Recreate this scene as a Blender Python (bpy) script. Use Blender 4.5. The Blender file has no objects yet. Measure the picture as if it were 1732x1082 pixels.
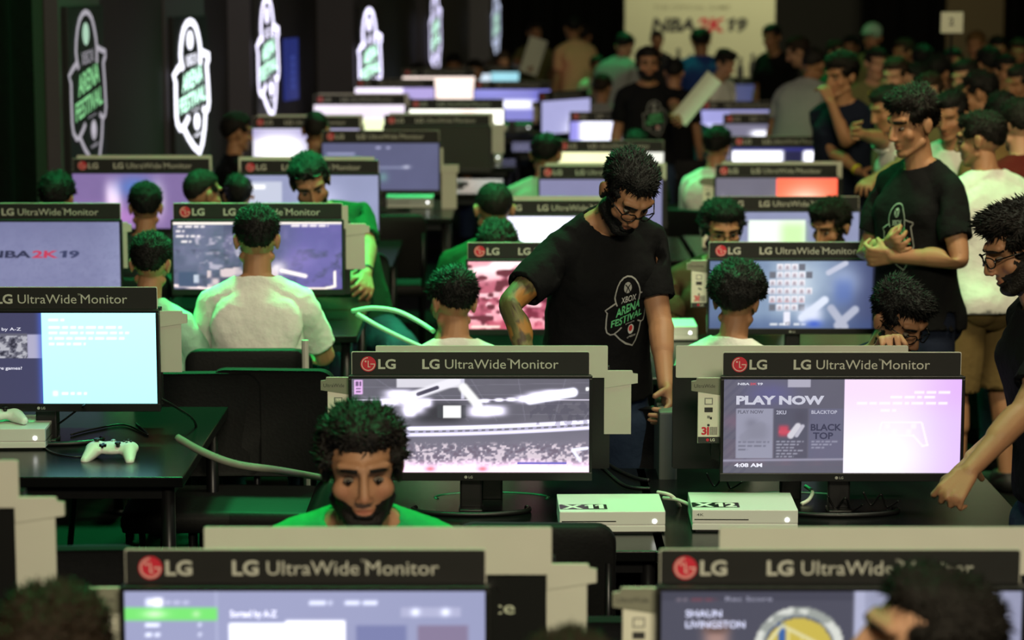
import bpy, bmesh, math, random
import numpy as np
from mathutils import Vector, Matrix, noise
from mathutils.bvhtree import BVHTree
random.seed(7); rng = np.random.default_rng(7)
S = bpy.context.scene
R = math.radians
# ---------------------------------------------------------------- camera, world, lights, exposure
FPX, CX, CY, CAMZ, PITCH = 4089.0, 866.0, 541.0, 2.28, R(8.27)
cam_d = bpy.data.cameras.new('camera'); cam = bpy.data.objects.new('camera', cam_d)
S.collection.objects.link(cam); S.camera = cam
cam.location = (0, 0, CAMZ); cam.rotation_euler = (math.pi / 2 - PITCH, 0, 0)
cam_d.sensor_width = 36; cam_d.lens = FPX * 36 / 1732
cam_d.clip_start = .1; cam_d.clip_end = 120
cam_d.dof.use_dof = True; cam_d.dof.focus_distance = 7.1; cam_d.dof.aperture_fstop = 3.1
w = bpy.data.worlds.new('hall_air'); S.world = w; w.use_nodes = True
w.node_tree.nodes['Background'].inputs[0].default_value = (.55, .6, .5, 1)
w.node_tree.nodes['Background'].inputs[1].default_value = .012
S.view_settings.view_transform = 'Standard'; S.view_settings.look = 'None'
S.view_settings.gamma = 1; S.view_settings.exposure = 0; S.view_settings.use_curve_mapping = False

def area_light(name, loc, target, size, power, col, spread=180):
    d = bpy.data.lights.new(name, 'AREA'); o = bpy.data.objects.new(name, d); S.collection.objects.link(o)
    d.shape = 'RECTANGLE'; d.size, d.size_y = size; d.energy = power; d.color = col; d.spread = R(spread)
    o.location = loc; o.rotation_euler = (Vector(target) - Vector(loc)).to_track_quat('-Z', 'Y').to_euler()
    return o
GREEN = (.04, 1, .25); WARM = (1, .89, .62)
# warm hall floodlights hung behind and above the photographer
area_light('hall_flood', (1.2, -1.5, 5.2), (.4, 7, 1), (3, 1.2), 300, WARM, 140)
area_light('hall_flood_rear', (2.5, 7.0, 5.6), (2.6, 15, 1.2), (3, 1.2), 150, (1, .84, .48), 140)
area_light('hall_down', (1.6, 7.2, 5.6), (1.6, 7.6, 0), (1.6, 1.0), 38, (.95, 1, .72), 90)
# saturated green stage washes on the ceiling truss, pointing straight down at the player tables
for gx, gy, gp in ((-.6, 6.3, 34), (-1.4, 10.4, 105), (-.3, 10.3, 60), (1.0, 10.3, 22), (-1.2, 12.9, 45), (.3, 13.0, 50), (-.2, 16.6, 50), (1.3, 16.2, 30), (2.3, 10.4, 12), (1.2, 24, 24), (4.2, 20, 18), (5.6, 25, 16)):
    area_light('green_wash', (gx, gy, 5.4), (gx, gy - 1.25, 0), (.5, .5), gp, GREEN, 62)
area_light('backdrop_lamp', (3.5, 26, 5.6), (3.5, 33.5, 2.0), (3, .6), 115, (1, .95, .62), 110)
area_light('pillar_lamp', (-.3, 15, 5.6), (-2.2, 17, 1.5), (.6, .6), 14, (.75, .68, 1), 120)

# ---------------------------------------------------------------- pixel <-> place
cp, sp = math.cos(PITCH), math.sin(PITCH)
def at(px, py, zc):
    x, y = (px - CX) / FPX * zc, (CY - py) / FPX * zc
    return Vector((x, y * sp + zc * cp, CAMZ + y * cp - zc * sp))
def at_h(px, zc, h):                     # the point at height h whose lens distance is zc
    return Vector(((px - CX) / FPX * zc, (zc - (CAMZ - h) * sp) / cp, h))
def on_h(px, py, h):                     # the point of the level plane z = h seen at px, py
    d = at(px, py, 1) - Vector((0, 0, CAMZ)); t = (h - CAMZ) / d.z
    return Vector((0, 0, CAMZ)) + d * t

# ---------------------------------------------------------------- materials
def lin(c):
    c = np.asarray(c, float)
    return np.where(c <= .04045, c / 12.92, ((np.maximum(c, 0) + .055) / 1.055) ** 2.4)
MATS = {}
def mat(name, col, rough=.6, metal=0., bump=0., scale=40., vary=0., emit=0., spec=.4, detail=3.):
    if name in MATS: return MATS[name]
    m = bpy.data.materials.new(name); m.use_nodes = True; nt = m.node_tree; b = nt.nodes['Principled BSDF']
    c = tuple(lin(col)) + (1,)
    b.inputs['Base Color'].default_value = c; b.inputs['Roughness'].default_value = rough
    b.inputs['Metallic'].default_value = metal; b.inputs['Specular IOR Level'].default_value = spec
    if emit:
        b.inputs['Emission Color'].default_value = c; b.inputs['Emission Strength'].default_value = emit
    if bump or vary:
        tc = nt.nodes.new('ShaderNodeTexCoord'); n = nt.nodes.new('ShaderNodeTexNoise')
        n.inputs['Scale'].default_value = scale; n.inputs['Detail'].default_value = detail
        nt.links.new(tc.outputs['Object'], n.inputs['Vector'])
        if bump:
            bp = nt.nodes.new('ShaderNodeBump'); bp.inputs['Strength'].default_value = bump; bp.inputs['Distance'].default_value = .02
            nt.links.new(n.outputs['Fac'], bp.inputs['Height']); nt.links.new(bp.outputs['Normal'], b.inputs['Normal'])
        if vary:
            rp = nt.nodes.new('ShaderNodeMixRGB'); rp.blend_type = 'MIX'
            rp.inputs[1].default_value = tuple(x * (1 - vary) for x in c[:3]) + (1,)
            rp.inputs[2].default_value = tuple(min(1, x * (1 + vary)) for x in c[:3]) + (1,)
            nt.links.new(n.outputs['Fac'], rp.inputs[0]); nt.links.new(rp.outputs[0], b.inputs['Base Color'])
    MATS[name] = m
    return m
def attr_mat(name, emission):
    m = bpy.data.materials.new(name); m.use_nodes = True; nt = m.node_tree; b = nt.nodes['Principled BSDF']
    a = nt.nodes.new('ShaderNodeAttribute'); a.attribute_name = 'Col'
    if emission:
        b.inputs['Base Color'].default_value = (.004, .004, .005, 1); b.inputs['Roughness'].default_value = .35
        nt.links.new(a.outputs['Color'], b.inputs['Emission Color']); b.inputs['Emission Strength'].default_value = 1
    else:
        nt.links.new(a.outputs['Color'], b.inputs['Base Color']); b.inputs['Roughness'].default_value = .55
        b.inputs['Specular IOR Level'].default_value = .35
        n = nt.nodes.new('ShaderNodeTexNoise'); n.inputs['Scale'].default_value = 220
        bp = nt.nodes.new('ShaderNodeBump'); bp.inputs['Strength'].default_value = .12; bp.inputs['Distance'].default_value = .004
        nt.links.new(n.outputs['Fac'], bp.inputs['Height']); nt.links.new(bp.outputs['Normal'], b.inputs['Normal'])
    return m
M_SCREEN = attr_mat('lit_display', True); M_SKIN = attr_mat('skin', False)
M_PLASTIC = mat('black_plastic', (.075, .075, .08), .38, bump=.03, scale=300)
M_CARDF = mat('printed_black_card', (.085, .085, .085), .6, vary=.12, scale=30)
M_CARDB = mat('grey_foam_board', (.76, .75, .71), .85, vary=.05, scale=9, bump=.03)
M_LETTER = mat('grey_print', (.74, .74, .7), .6, vary=.03)
M_RED = mat('red_print', (.78, .16, .24), .5, vary=.04)
M_WHITEP = mat('white_plastic', (.86, .87, .85), .35, vary=.03, scale=8)
M_DESK = mat('black_desk_laminate', (.05, .05, .055), .25, bump=.01, scale=120, vary=.2, spec=.25)
M_METAL = mat('dark_metal', (.16, .16, .17), .35, .8, vary=.1)
M_CHAIR = mat('black_upholstery', (.07, .07, .073), .6, bump=.06, scale=90, vary=.2, spec=.15)
M_WHITEPRINT = mat('white_card', (.87, .86, .8), .7, vary=.03, scale=14)
M_OLIVE = mat('olive_print', (.5, .5, .44), .7, vary=.05)
M_DARKPRINT = mat('dark_print', (.2, .2, .2), .7, vary=.05)
M_LED = mat('white_led', (1, 1, 1), .4, emit=3.5)
M_CABLEB = mat('black_cable', (.06, .06, .065), .45, vary=.1)
M_CABLEW = mat('pale_cable', (.8, .82, .76), .5, vary=.05)

# ---------------------------------------------------------------- mesh helpers
def mk(name, V, F, m, parent=None, smooth=False, mi=None, col=None, loc=None):
    V = np.asarray(V, np.float32); me = bpy.data.meshes.new(name)
    if isinstance(F, np.ndarray):
        k = F.shape[1]; n = len(F); lv = F.reshape(-1).astype(np.int32)
        starts = np.arange(0, n * k, k, dtype=np.int32)
    else:
        lens = np.array([len(f) for f in F], np.int32); n = len(F)
        lv = np.fromiter((i for f in F for i in f), np.int32); starts = np.concatenate(([0], np.cumsum(lens)[:-1])).astype(np.int32)
    me.vertices.add(len(V)); me.vertices.foreach_set('co', V.reshape(-1))
    me.loops.add(len(lv)); me.loops.foreach_set('vertex_index', lv)
    me.polygons.add(n); me.polygons.foreach_set('loop_start', starts)
    ms = m if isinstance(m, (list, tuple)) else [m]
    for x in ms: me.materials.append(x)
    if mi is not None: me.polygons.foreach_set('material_index', np.asarray(mi, np.int32))
    me.polygons.foreach_set('use_smooth', np.full(n, bool(smooth)))
    if col is not None:
        a = me.color_attributes.new('Col', 'FLOAT_COLOR', 'POINT')
        c = np.ones((len(V), 4), np.float32); c[:, :3] = col; a.data.foreach_set('color', c.reshape(-1))
    me.update(calc_edges=True); me.validate()
    o = bpy.data.objects.new(name, me); S.collection.objects.link(o)
    if parent is not None: o.parent = parent
    if loc is not None: o.location = loc
    return o
class MB:
    """collects simple solids, then links them as one mesh object"""
    def __init__(s): s.V = []; s.F = []; s.mi = []; s.n = 0
    def add(s, V, F, mi=0):
        V = np.asarray(V, float).reshape(-1, 3)
        s.V.append(V); s.F += [tuple(i + s.n for i in f) for f in F]; s.mi += [mi] * len(F) if np.isscalar(mi) else list(mi); s.n += len(V); return s
    def box(s, lo, hi, mi=0, ch=0.):
        x0, y0, z0 = lo; x1, y1, z1 = hi
        if not ch:
            V = [(x0, y0, z0), (x1, y0, z0), (x1, y1, z0), (x0, y1, z0), (x0, y0, z1), (x1, y0, z1), (x1, y1, z1), (x0, y1, z1)]
            F = [(0, 3, 2, 1), (4, 5, 6, 7), (0, 1, 5, 4), (1, 2, 6, 5), (2, 3, 7, 6), (3, 0, 4, 7)]
            return s.add(V, F, mi)
        bm = bmesh.new(); bmesh.ops.create_cube(bm, size=1)
        for v in bm.verts: v.co = Vector(((x0 + x1) / 2 + v.co.x * (x1 - x0), (y0 + y1) / 2 + v.co.y * (y1 - y0), (z0 + z1) / 2 + v.co.z * (z1 - z0)))
        bmesh.ops.bevel(bm, geom=bm.edges[:], offset=ch, segments=2, profile=.6, affect='EDGES')
        return s.bm(bm, mi)
    def bm(s, bm, mi=0):
        bm.verts.index_update(); V = [v.co[:] for v in bm.verts]; F = [tuple(v.index for v in f.verts) for f in bm.faces]; bm.free()
        return s.add(V, F, mi)
    def tube(s, pts, r, n=8, mi=0, cap=True):
        P = [Vector(p) for p in pts]; rs = r if hasattr(r, '__len__') else [r] * len(P)
        V = []; F = []; up = None
        for i, p in enumerate(P):
            t = (P[min(i + 1, len(P) - 1)] - P[max(i - 1, 0)]).normalized()
            if up is None: up = t.orthogonal().normalized()
            up = (up - t * up.dot(t)); up = up.normalized() if up.length > 1e-6 else t.orthogonal().normalized()
            b = t.cross(up)
            for k in range(n):
                a = 2 * math.pi * k / n; V.append(p + (up * math.cos(a) + b * math.sin(a)) * rs[i])
        for i in range(len(P) - 1):
            for k in range(n):
                F.append((i * n + k, i * n + (k + 1) % n, (i + 1) * n + (k + 1) % n, (i + 1) * n + k))
        if cap:
            F.append(tuple(range(n - 1, -1, -1))); F.append(tuple((len(P) - 1) * n + k for k in range(n)))
        return s.add(V, F, mi)
    def prism(s, poly, y0, y1, mi=0, cap_mi=None):   # poly in x, z; extruded along y, y0 is the front
        n = len(poly); V = [(x, y0, z) for x, z in poly] + [(x, y1, z) for x, z in poly]
        F = [tuple(range(n)), tuple(range(2 * n - 1, n - 1, -1))] + [((i + 1) % n, i, n + i, n + (i + 1) % n) for i in range(n)]
        c = mi if cap_mi is None else cap_mi
        return s.add(V, F, [mi, c] + [c] * n)
    def ell(s, c, r, n=16, mi=0):
        bm = bmesh.new(); bmesh.ops.create_uvsphere(bm, u_segments=n, v_segments=max(6, n * 2 // 3), radius=1)
        for v in bm.verts: v.co = Vector((c[0] + v.co.x * r[0], c[1] + v.co.y * r[1], c[2] + v.co.z * r[2]))
        return s.bm(bm, mi)
    def disc(s, c, rad, y0, y1, n=24, mi=0, cap_mi=None, sx=1.):
        return s.prism([(c[0] + rad * sx * math.cos(2 * math.pi * k / n), c[1] + rad * math.sin(2 * math.pi * k / n)) for k in range(n)], y0, y1, mi, cap_mi)
    def build(s, name, m, parent=None, smooth=False, loc=None):
        return mk(name, np.concatenate(s.V), s.F, m, parent, smooth, s.mi, loc=loc)
def smooth_by_angle(o, deg=35):
    me = o.data; bm = bmesh.new(); bm.from_mesh(me)
    for f in bm.faces: f.smooth = True
    for e in bm.edges:
        e.smooth = not (len(e.link_faces) != 2 or e.calc_face_angle(0) > R(deg))
    bm.to_mesh(me); bm.free(); return o
def empty(name, loc=(0, 0, 0), rz=0.):
    o = bpy.data.objects.new(name, None); S.collection.objects.link(o); o.location = loc; o.rotation_euler = (0, 0, rz)
    o.empty_display_size = .1; return o
def tag(o, label=None, cat=None, group=None, kind=None):
    if label: o['label'] = label
    if cat: o['category'] = cat
    if group: o['group'] = group
    if kind: o['kind'] = kind
    return o
def kids(o): return KIDS.get(o.name, [])
def copy_tree(o, parent=None):
    c = o.copy(); S.collection.objects.link(c); c.parent = parent
    for ch in list(o.children): copy_tree(ch, c)
    return c
TEXTS = {}
def text(s, bold=0.):
    """(verts in x,z ; faces) of a line of type, cap height 1, starting at x = 0; and its width"""
    k = (s, bold)
    if k in TEXTS: return TEXTS[k]
    if '1' in s:                         # a flagged 1, as on the labels
        Vs, Fs, x, nv = [], [], 0., 0; b = bold
        seg = []; cur = ''
        for ch in s:
            if ch == '1':
                if cur: seg.append(cur)
                seg.append('1'); cur = ''
            else: cur += ch
        if cur: seg.append(cur)
        for g in seg:
            if g == '1': P = np.array([(.24 - b, 0), (.44 + b, 0), (.44 + b, 1), (.30, 1), (.0, .80), (.0, .62 - b), (.24 - b, .74)]); F = [tuple(range(7))]; wd = .5
            else: P, F, wd = text(g, bold)
            Vs.append(P + (x, 0)); Fs += [tuple(i + nv for i in f) for f in F]; nv += len(P); x += wd + .10
        TEXTS[k] = (np.concatenate(Vs), Fs, x - .10); return TEXTS[k]
    cu = bpy.data.curves.new('type', 'FONT'); cu.body = s; cu.size = 1.; cu.offset = bold; cu.resolution_u = 3
    o = bpy.data.objects.new('type', cu); S.collection.objects.link(o); dg = bpy.context.evaluated_depsgraph_get()
    me = bpy.data.meshes.new_from_object(o.evaluated_get(dg)); V = np.array([v.co[:] for v in me.vertices]).reshape(-1, 3)
    F = [tuple(p.vertices) for p in me.polygons]
    bpy.data.objects.remove(o); bpy.data.curves.remove(cu); bpy.data.meshes.remove(me)
    cap = .729
    X = V[:, 0] - V[:, 0].min(); Z = V[:, 1]
    P = np.stack([X / cap, Z / cap], 1); TEXTS[k] = (P, F, P[:, 0].max()); return TEXTS[k]
def put_text(mb, s, x, z, cap, y, width=None, bold=0., mi=0, rot=0., shear=0., thick=.0012):
    P, F, wd = text(s, bold); sx = (width / wd) if width else cap
    X = P[:, 0] * sx + shear * P[:, 1] * cap; Z = P[:, 1] * cap
    c, sn = math.cos(rot), math.sin(rot)
    V = np.stack([x + X * c - Z * sn, np.full(len(X), y), z + X * sn + Z * c], 1)
    mb.add(V, F, mi)
# ---------------------------------------------------------------- the human figure: one template, posed by skinning
def capsule(p0, r0, p1, r1, n=14, fl=None):
    p0, p1 = np.array(p0, float), np.array(p1, float); d = p1 - p0; L = np.linalg.norm(d); d /= L
    a = np.array([0, 1., 0]) if abs(d[1]) < .9 else np.array([1., 0, 0]); u = np.cross(d, a); u /= np.linalg.norm(u); v = np.cross(d, u)
    rows = []
    for k in range(5): t = -math.pi / 2 + k * math.pi / 8; rows.append((p0 + d * r0 * math.sin(t), r0 * math.cos(t)))
    for k in range(1, 4): rows.append((p0 + d * L * k / 4, r0 + (r1 - r0) * k / 4))
    for k in range(5): t = k * math.pi / 8; rows.append((p1 + d * r1 * math.sin(t), r1 * math.cos(t)))
    V = []; F = []
    for c, r in rows:
        for k in range(n):
            an = 2 * math.pi * k / n; V.append(c + max(r, 1e-4) * (u * math.cos(an) + v * math.sin(an)))
    for i in range(len(rows) - 1):
        for k in range(n): F.append((i * n + k, i * n + (k + 1) % n, (i + 1) * n + (k + 1) % n, (i + 1) * n + k))
    F.append(tuple(range(n - 1, -1, -1))); F.append(tuple((len(rows) - 1) * n + k for k in range(n)))
    return V, F
J = dict(pelvis=(0, 0, .95), spine=(0, .0, 1.06), chest=(0, 0, 1.22), neck=(0, .012, 1.46), head=(0, .0, 1.555))
SH, EL, WR = (.160, .012, 1.412), (.358, .017, 1.214), (.540, .003, 1.032)
HIP, KN, AN, TO = (.092, 0, .915), (.108, -.008, .50), (.118, .022, .085), (.128, -.15, .03)
AD = np.array([.7071, 0, -.7071]); PN = np.array([-.7071, 0, -.7071]); FY = np.array([0, -1., 0])   # arm direction, palm normal, thumb side
FING = []
for i, (off, ln, spd) in enumerate(((.032, .074, .20), (.0105, .082, .065), (-.0115, .076, -.07), (-.033, .060, -.22))):
    a0 = np.array(WR) + AD * .088 + FY * off; d = AD + FY * spd; d /= np.linalg.norm(d)
    a1 = a0 + d * ln * .48; a2 = a1 + (d * .9 + PN * .28) * ln * .52
    FING.append((a0, a1, a2))
t0 = np.array(WR) + AD * .028 + FY * .022; t1 = t0 + (AD * .62 + FY * .62 + PN * .3) * .043; t2 = t1 + (AD * .8 + FY * .4 + PN * .3) * .036
FING.append((t0, t1, t2))
def template():
    mb = MB()
    rings = [(.80, .07, .06, .01), (.85, .150, .105, .012), (.91, .172, .122, .015), (.98, .166, .116, .008), (1.06, .150, .104, .0), (1.13, .147, .104, -.004),
             (1.21, .158, .112, -.006), (1.29, .165, .120, -.004), (1.36, .160, .113, .004), (1.41, .140, .094, .012), (1.45, .10, .072, .016), (1.475, .06, .055, .014)]
    n = 28; V = []; F = []
    for z, rx, ry, cy in rings:
        for k in range(n):
            a = 2 * math.pi * k / n; c, s_ = math.cos(a), math.sin(a); e = .82
            V.append((rx * math.copysign(abs(c) ** e, c), cy + ry * math.copysign(abs(s_) ** e, s_), z))
    for i in range(len(rings) - 1):
        for k in range(n): F.append((i * n + k, i * n + (k + 1) % n, (i + 1) * n + (k + 1) % n, (i + 1) * n + k))
    F.append(tuple(range(n - 1, -1, -1))); F.append(tuple((len(rings) - 1) * n + k for k in range(n)))
    mb.add(V, F)
    mb.add(*capsule((0, .018, 1.42), .060, (0, .006, 1.57), .054))
    for s in (1, -1):
        m = lambda p: (p[0] * s, p[1], p[2])
        cap = lambda p, r, q, t: mb.add(*capsule(m(p), r, m(q), t))
        cap((.03, .03, 1.49), .038, (.135, .02, 1.420), .05)
        cap((.13, .012, 1.385), .062, SH, .054)
        mb.ell(m((.075, -.07, 1.315)), (.085, .05, .07)); mb.ell(m((.085, .075, 1.33)), (.085, .04, .10)); mb.ell(m((.075, .075, .91)), (.085, .065, .09))
        cap(SH, .052, EL, .040); cap((.222, .0, 1.35), .047, (.282, .0, 1.29), .044)
        cap(EL, .041, WR, .026); cap((.382, .010, 1.19), .043, (.442, .008, 1.13), .038)
        W_ = np.array(WR); pc = W_ + AD * .045
        for q in (-.026, -.009, .009, .026):
            cap(W_ + AD * .012 + FY * q * .6, .0155, W_ + AD * .088 + FY * q * 1.15, .0125)
        for k, (a0, a1, a2) in enumerate(FING):
            r = (.0095, .0098, .0094, .0082, .0118)[k]
            cap(a0 - (a1 - a0) * .25, r * 1.06, a1, r); cap(a1, r, a2, r * .82)
        cap(W_ + AD * .012 + FY * .012, .016, FING[4][0], .0165)
        cap(HIP, .088, KN, .056); cap((.105, -.015, .80), .082, (.105, -.012, .66), .066)
        cap(KN, .055, AN, .036); cap((.111, .012, .43), .050, (.113, .022, .33), .046)
        cap((.118, .035, .05), .040, (.122, -.06, .035), .036); cap((.122, -.06, .035), .037, (.128, -.155, .026), .026); cap((.118, .02, .09), .037, (.12, -.03, .055), .04)
    # head
    mb.ell((0, .014, 1.672), (.0725, .0955, .090), 24); mb.ell((0, -.020, 1.615), (.060, .068, .080), 20); mb.ell((0, -.060, 1.552), (.030, .026, .020), 14)
    for s in (1, -1):
        mb.add(*capsule((.052 * s, .0, 1.585), .018, (.022 * s, -.062, 1.553), .015))
        mb.ell((.040 * s, -.050, 1.622), (.026, .024, .026), 14)
        mb.add(*capsule((.012 * s, -.083, 1.682), .012, (.046 * s, -.068, 1.683), .011))
        mb.ell((.0775 * s, .018, 1.640), (.010, .019, .031), 14); mb.ell((.0845 * s, .024, 1.650), (.007, .015, .022), 12)
        mb.ell((.012 * s, -.099, 1.612), (.009, .011, .008), 10)
    mb.add(*capsule((0, -.084, 1.672), .009, (0, -.107, 1.618), .0115))
    mb.ell((0, -.079, 1.588), (.025, .012, .0075), 14); mb.ell((0, -.079, 1.575), (.022, .013, .0075), 14)
    o = mb.build('template', M_SKIN)
    md = o.modifiers.new('r', 'REMESH'); md.mode = 'VOXEL'; md.voxel_size = .0046
    sm = o.modifiers.new('s', 'SMOOTH'); sm.factor = .5; sm.iterations = 4
    out = []
    def grab(ob):
        dg = bpy.context.evaluated_depsgraph_get(); me = bpy.data.meshes.new_from_object(ob.evaluated_get(dg)); return me
    me = grab(o); V = np.empty(len(me.vertices) * 3); me.vertices.foreach_get('co', V); V = V.reshape(-1, 3)
    g = lambda c, r: np.exp(-(((V - np.array(c)) / np.array(r)) ** 2).sum(1))
    for s in (1, -1):
        V[:, 1] += .012 * g((.031 * s, -.085, 1.652), (.017, .03, .0125))
    V[:, 1] += .0035 * g((0, -.09, 1.5815), (.024, .02, .0028)); V[:, 1] += .004 * g((0, -.085, 1.563), (.02, .02, .006))
    me.vertices.foreach_set('co', V.reshape(-1)); me.update()
    base = bpy.data.objects.new('base', me); S.collection.objects.link(base)
    hd = np.where((V[:, 2] > 1.5), 1.0, 0.0)
    for target in (17000, 4200):
        dm = base.modifiers.new('d', 'DECIMATE'); dm.ratio = target / len(V); dm.use_collapse_triangulate = True
        m2 = grab(base); base.modifiers.clear(); m2.calc_loop_triangles()
        v = np.empty(len(m2.vertices) * 3); m2.vertices.foreach_get('co', v); f = np.empty(len(m2.loop_triangles) * 3, np.int32); m2.loop_triangles.foreach_get('vertices', f)
        out.append((v.reshape(-1, 3), f.reshape(-1, 3))); bpy.data.meshes.remove(m2)
    bpy.data.objects.remove(base); bpy.data.objects.remove(o)
    return out
BN = ['pelvis', 'spine', 'chest', 'neck', 'head'] + [b + s for s in ('L', 'R') for b in ('up', 'fore', 'hand', 'f0a', 'f0b', 'f1a', 'f1b', 'f2a', 'f2b', 'f3a', 'f3b', 'f4a', 'f4b', 'thigh', 'shin', 'foot')]
BI = {b: i for i, b in enumerate(BN)}
def sstep(a, b, x):
    t = np.clip((x - a) / (b - a), 0, 1); return t * t * (3 - 2 * t)
def segd(P, a, b):
    a, b = np.array(a, float), np.array(b, float); d = b - a; t = np.clip(((P - a) @ d) / (d @ d), 0, 1)
    return np.linalg.norm(P - a - t[:, None] * d, axis=1)
def weights(V):
    W = np.zeros((len(V), len(BN)))
    def put(b, d, r, p=7): W[:, BI[b]] = (r / np.maximum(d, r * .35)) ** p
    put('pelvis', segd(V, (-.05, 0, .96), (.05, 0, .96)), .125); put('spine', segd(V, (-.04, 0, 1.09), (.04, 0, 1.16)), .125); put('chest', segd(V, (-.06, 0, 1.28), (.06, 0, 1.36)), .125)
    put('chest', np.minimum(segd(V, (-.08, 0, 1.26), (.08, 0, 1.26)), segd(V, (-.11, .01, 1.37), (.11, .01, 1.37))), .115)
    put('neck', segd(V, (0, .012, 1.455), (0, .005, 1.53)), .055)
    for s, sg in (('L', 1), ('R', -1)):
        m = lambda p: (p[0] * sg, p[1], p[2]); side = sstep(-.015, .015, V[:, 0] * sg)
        put('up' + s, segd(V, m(SH), m(EL)), .055); put('fore' + s, segd(V, m(EL), m(WR)), .04)
        Wm = np.array(m(WR)); ad = AD * (sg, 1, 1); put('hand' + s, segd(V, Wm + ad * .02, Wm + ad * .085), .032)
        for k, (a0, a1, a2) in enumerate(FING):
            q = lambda p: (p[0] * sg, p[1], p[2]); put('f%da%s' % (k, s), segd(V, q(a0 + (a1 - a0) * .15), q(a1)), .0105, 8); put('f%db%s' % (k, s), segd(V, q(a1 + (a2 - a1) * .1), q(a2)), .0095, 8)
        put('thigh' + s, segd(V, m((HIP[0], HIP[1], .86)), m(KN)), .085); put('shin' + s, segd(V, m(KN), m(AN)), .05); put('foot' + s, segd(V, m((AN[0], AN[1], .06)), m(TO)), .04)
        for b in ('up', 'fore', 'hand', 'thigh', 'shin', 'foot') + tuple('f%d%s' % (k, c) for k in range(5) for c in 'ab'): W[:, BI[b + s]] *= side
        hand = sstep(-.01, .02, (V - Wm) @ ad) * (V[:, 0] * sg > .45)
        for b in ('pelvis', 'thigh' + s, 'spine', 'chest'): W[:, BI[b]] *= 1 - (V[:, 0] * sg > .36)
    h = sstep(1.495, 1.57, V[:, 2] - .38 * V[:, 1])
    inhead = (np.abs(V[:, 0]) < .12) & (V[:, 2] > 1.45)
    h = h * inhead
    W /= W.sum(1, keepdims=True); W *= (1 - h)[:, None]; W[:, BI['head']] = h
    W[W < .01] = 0; W /= W.sum(1, keepdims=True); return W
def vnormals(V, F):
    n = np.zeros_like(V); fn = np.cross(V[F[:, 1]] - V[F[:, 0]], V[F[:, 2]] - V[F[:, 0]])
    for k in range(3): np.add.at(n, F[:, k], fn)
    return n / np.maximum(np.linalg.norm(n, axis=1, keepdims=True), 1e-9)
def clip(F, s, *arrs):
    """the part of a triangle mesh where s > 0, cut along s = 0"""
    ins = s > 0; c = ins[F].sum(1); keep = [F[c == 3]]; newA = [[] for _ in arrs]; cache = {}; n = len(s); extra = []
    def cut(i, j):
        k = (min(i, j), max(i, j))
        if k not in cache:
            t = s[i] / (s[i] - s[j]); cache[k] = n + len(cache)
            for a, l in zip(arrs, newA): l.append(a[i] * (1 - t) + a[j] * t)
        return cache[k]
    for f in F[(c == 1) | (c == 2)]:
        poly = []
        for k in range(3):
            i, j = f[k], f[(k + 1) % 3]
            if ins[i]: poly.append(i)
            if ins[i] != ins[j]: poly.append(cut(i, j))
        for k in range(1, len(poly) - 1): extra.append((poly[0], poly[k], poly[k + 1]))
    F2 = np.concatenate(keep + ([np.array(extra)] if extra else [])).astype(int)
    A = [np.concatenate([a, np.array(l)]) if l else a for a, l in zip(arrs, newA)]
    used = np.zeros(len(A[0]), bool); used[F2.reshape(-1)] = True; idx = np.cumsum(used) - 1
    edge = np.zeros(len(used), bool); edge[n:] = True
    return [idx[F2]] + [a[used] for a in A] + [edge[used]]
def rim(V0, V, F, W):
    """turns the open edge of a garment inwards to the body"""
    e = np.concatenate([F[:, [0, 1]], F[:, [1, 2]], F[:, [2, 0]]]); key = np.sort(e, 1); _, inv, cnt = np.unique(key, axis=0, return_inverse=True, return_counts=True)
    b = e[cnt[inv.reshape(-1)] == 1]; vs = np.unique(b); m = {v: len(V) + i for i, v in enumerate(vs)}
    F2 = [(j, i, m[i]) for i, j in b] + [(j, m[i], m[j]) for i, j in b]
    return np.concatenate([V, V0[vs]]), np.concatenate([F, np.array(F2)]) if len(F2) else F, np.concatenate([W, W[vs]])
LOD = []
for V_, F_ in template():
    E_ = np.unique(np.sort(np.concatenate([F_[:, [0, 1]], F_[:, [1, 2]], F_[:, [2, 0]]]), 1), axis=0); dg_ = np.bincount(E_.reshape(-1), minlength=len(V_))[:, None]
    def lap(P, f, E_=E_, dg_=dg_):
        a = np.zeros_like(P); np.add.at(a, E_[:, 0], P[E_[:, 1]]); np.add.at(a, E_[:, 1], P[E_[:, 0]]); return P + f * (a / dg_ - P)
    VS_ = V_.copy()
    for _ in range(26 if len(V_) > 9000 else 9): VS_ = lap(lap(VS_, .6), -.52)
    NS_ = vnormals(VS_, F_)
    for _ in range(6): NS_ = lap(NS_, .6)
    NS_ /= np.linalg.norm(NS_, axis=1, keepdims=True)
    LOD.append(dict(V=V_, F=F_, W=weights(V_), N=vnormals(V_, F_), VS=VS_, NS=NS_, lap=lap))
GARM = {}
def nz(P, sc, seed=0.):
    return np.array([noise.noise(Vector((p[0] * sc + seed, p[1] * sc, p[2] * sc + seed * .7))) for p in P])
def armt(V):
    x = np.abs(V[:, 0]); return ((x - SH[0]) * .7071 + (SH[2] - V[:, 2]) * .7071)
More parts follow.
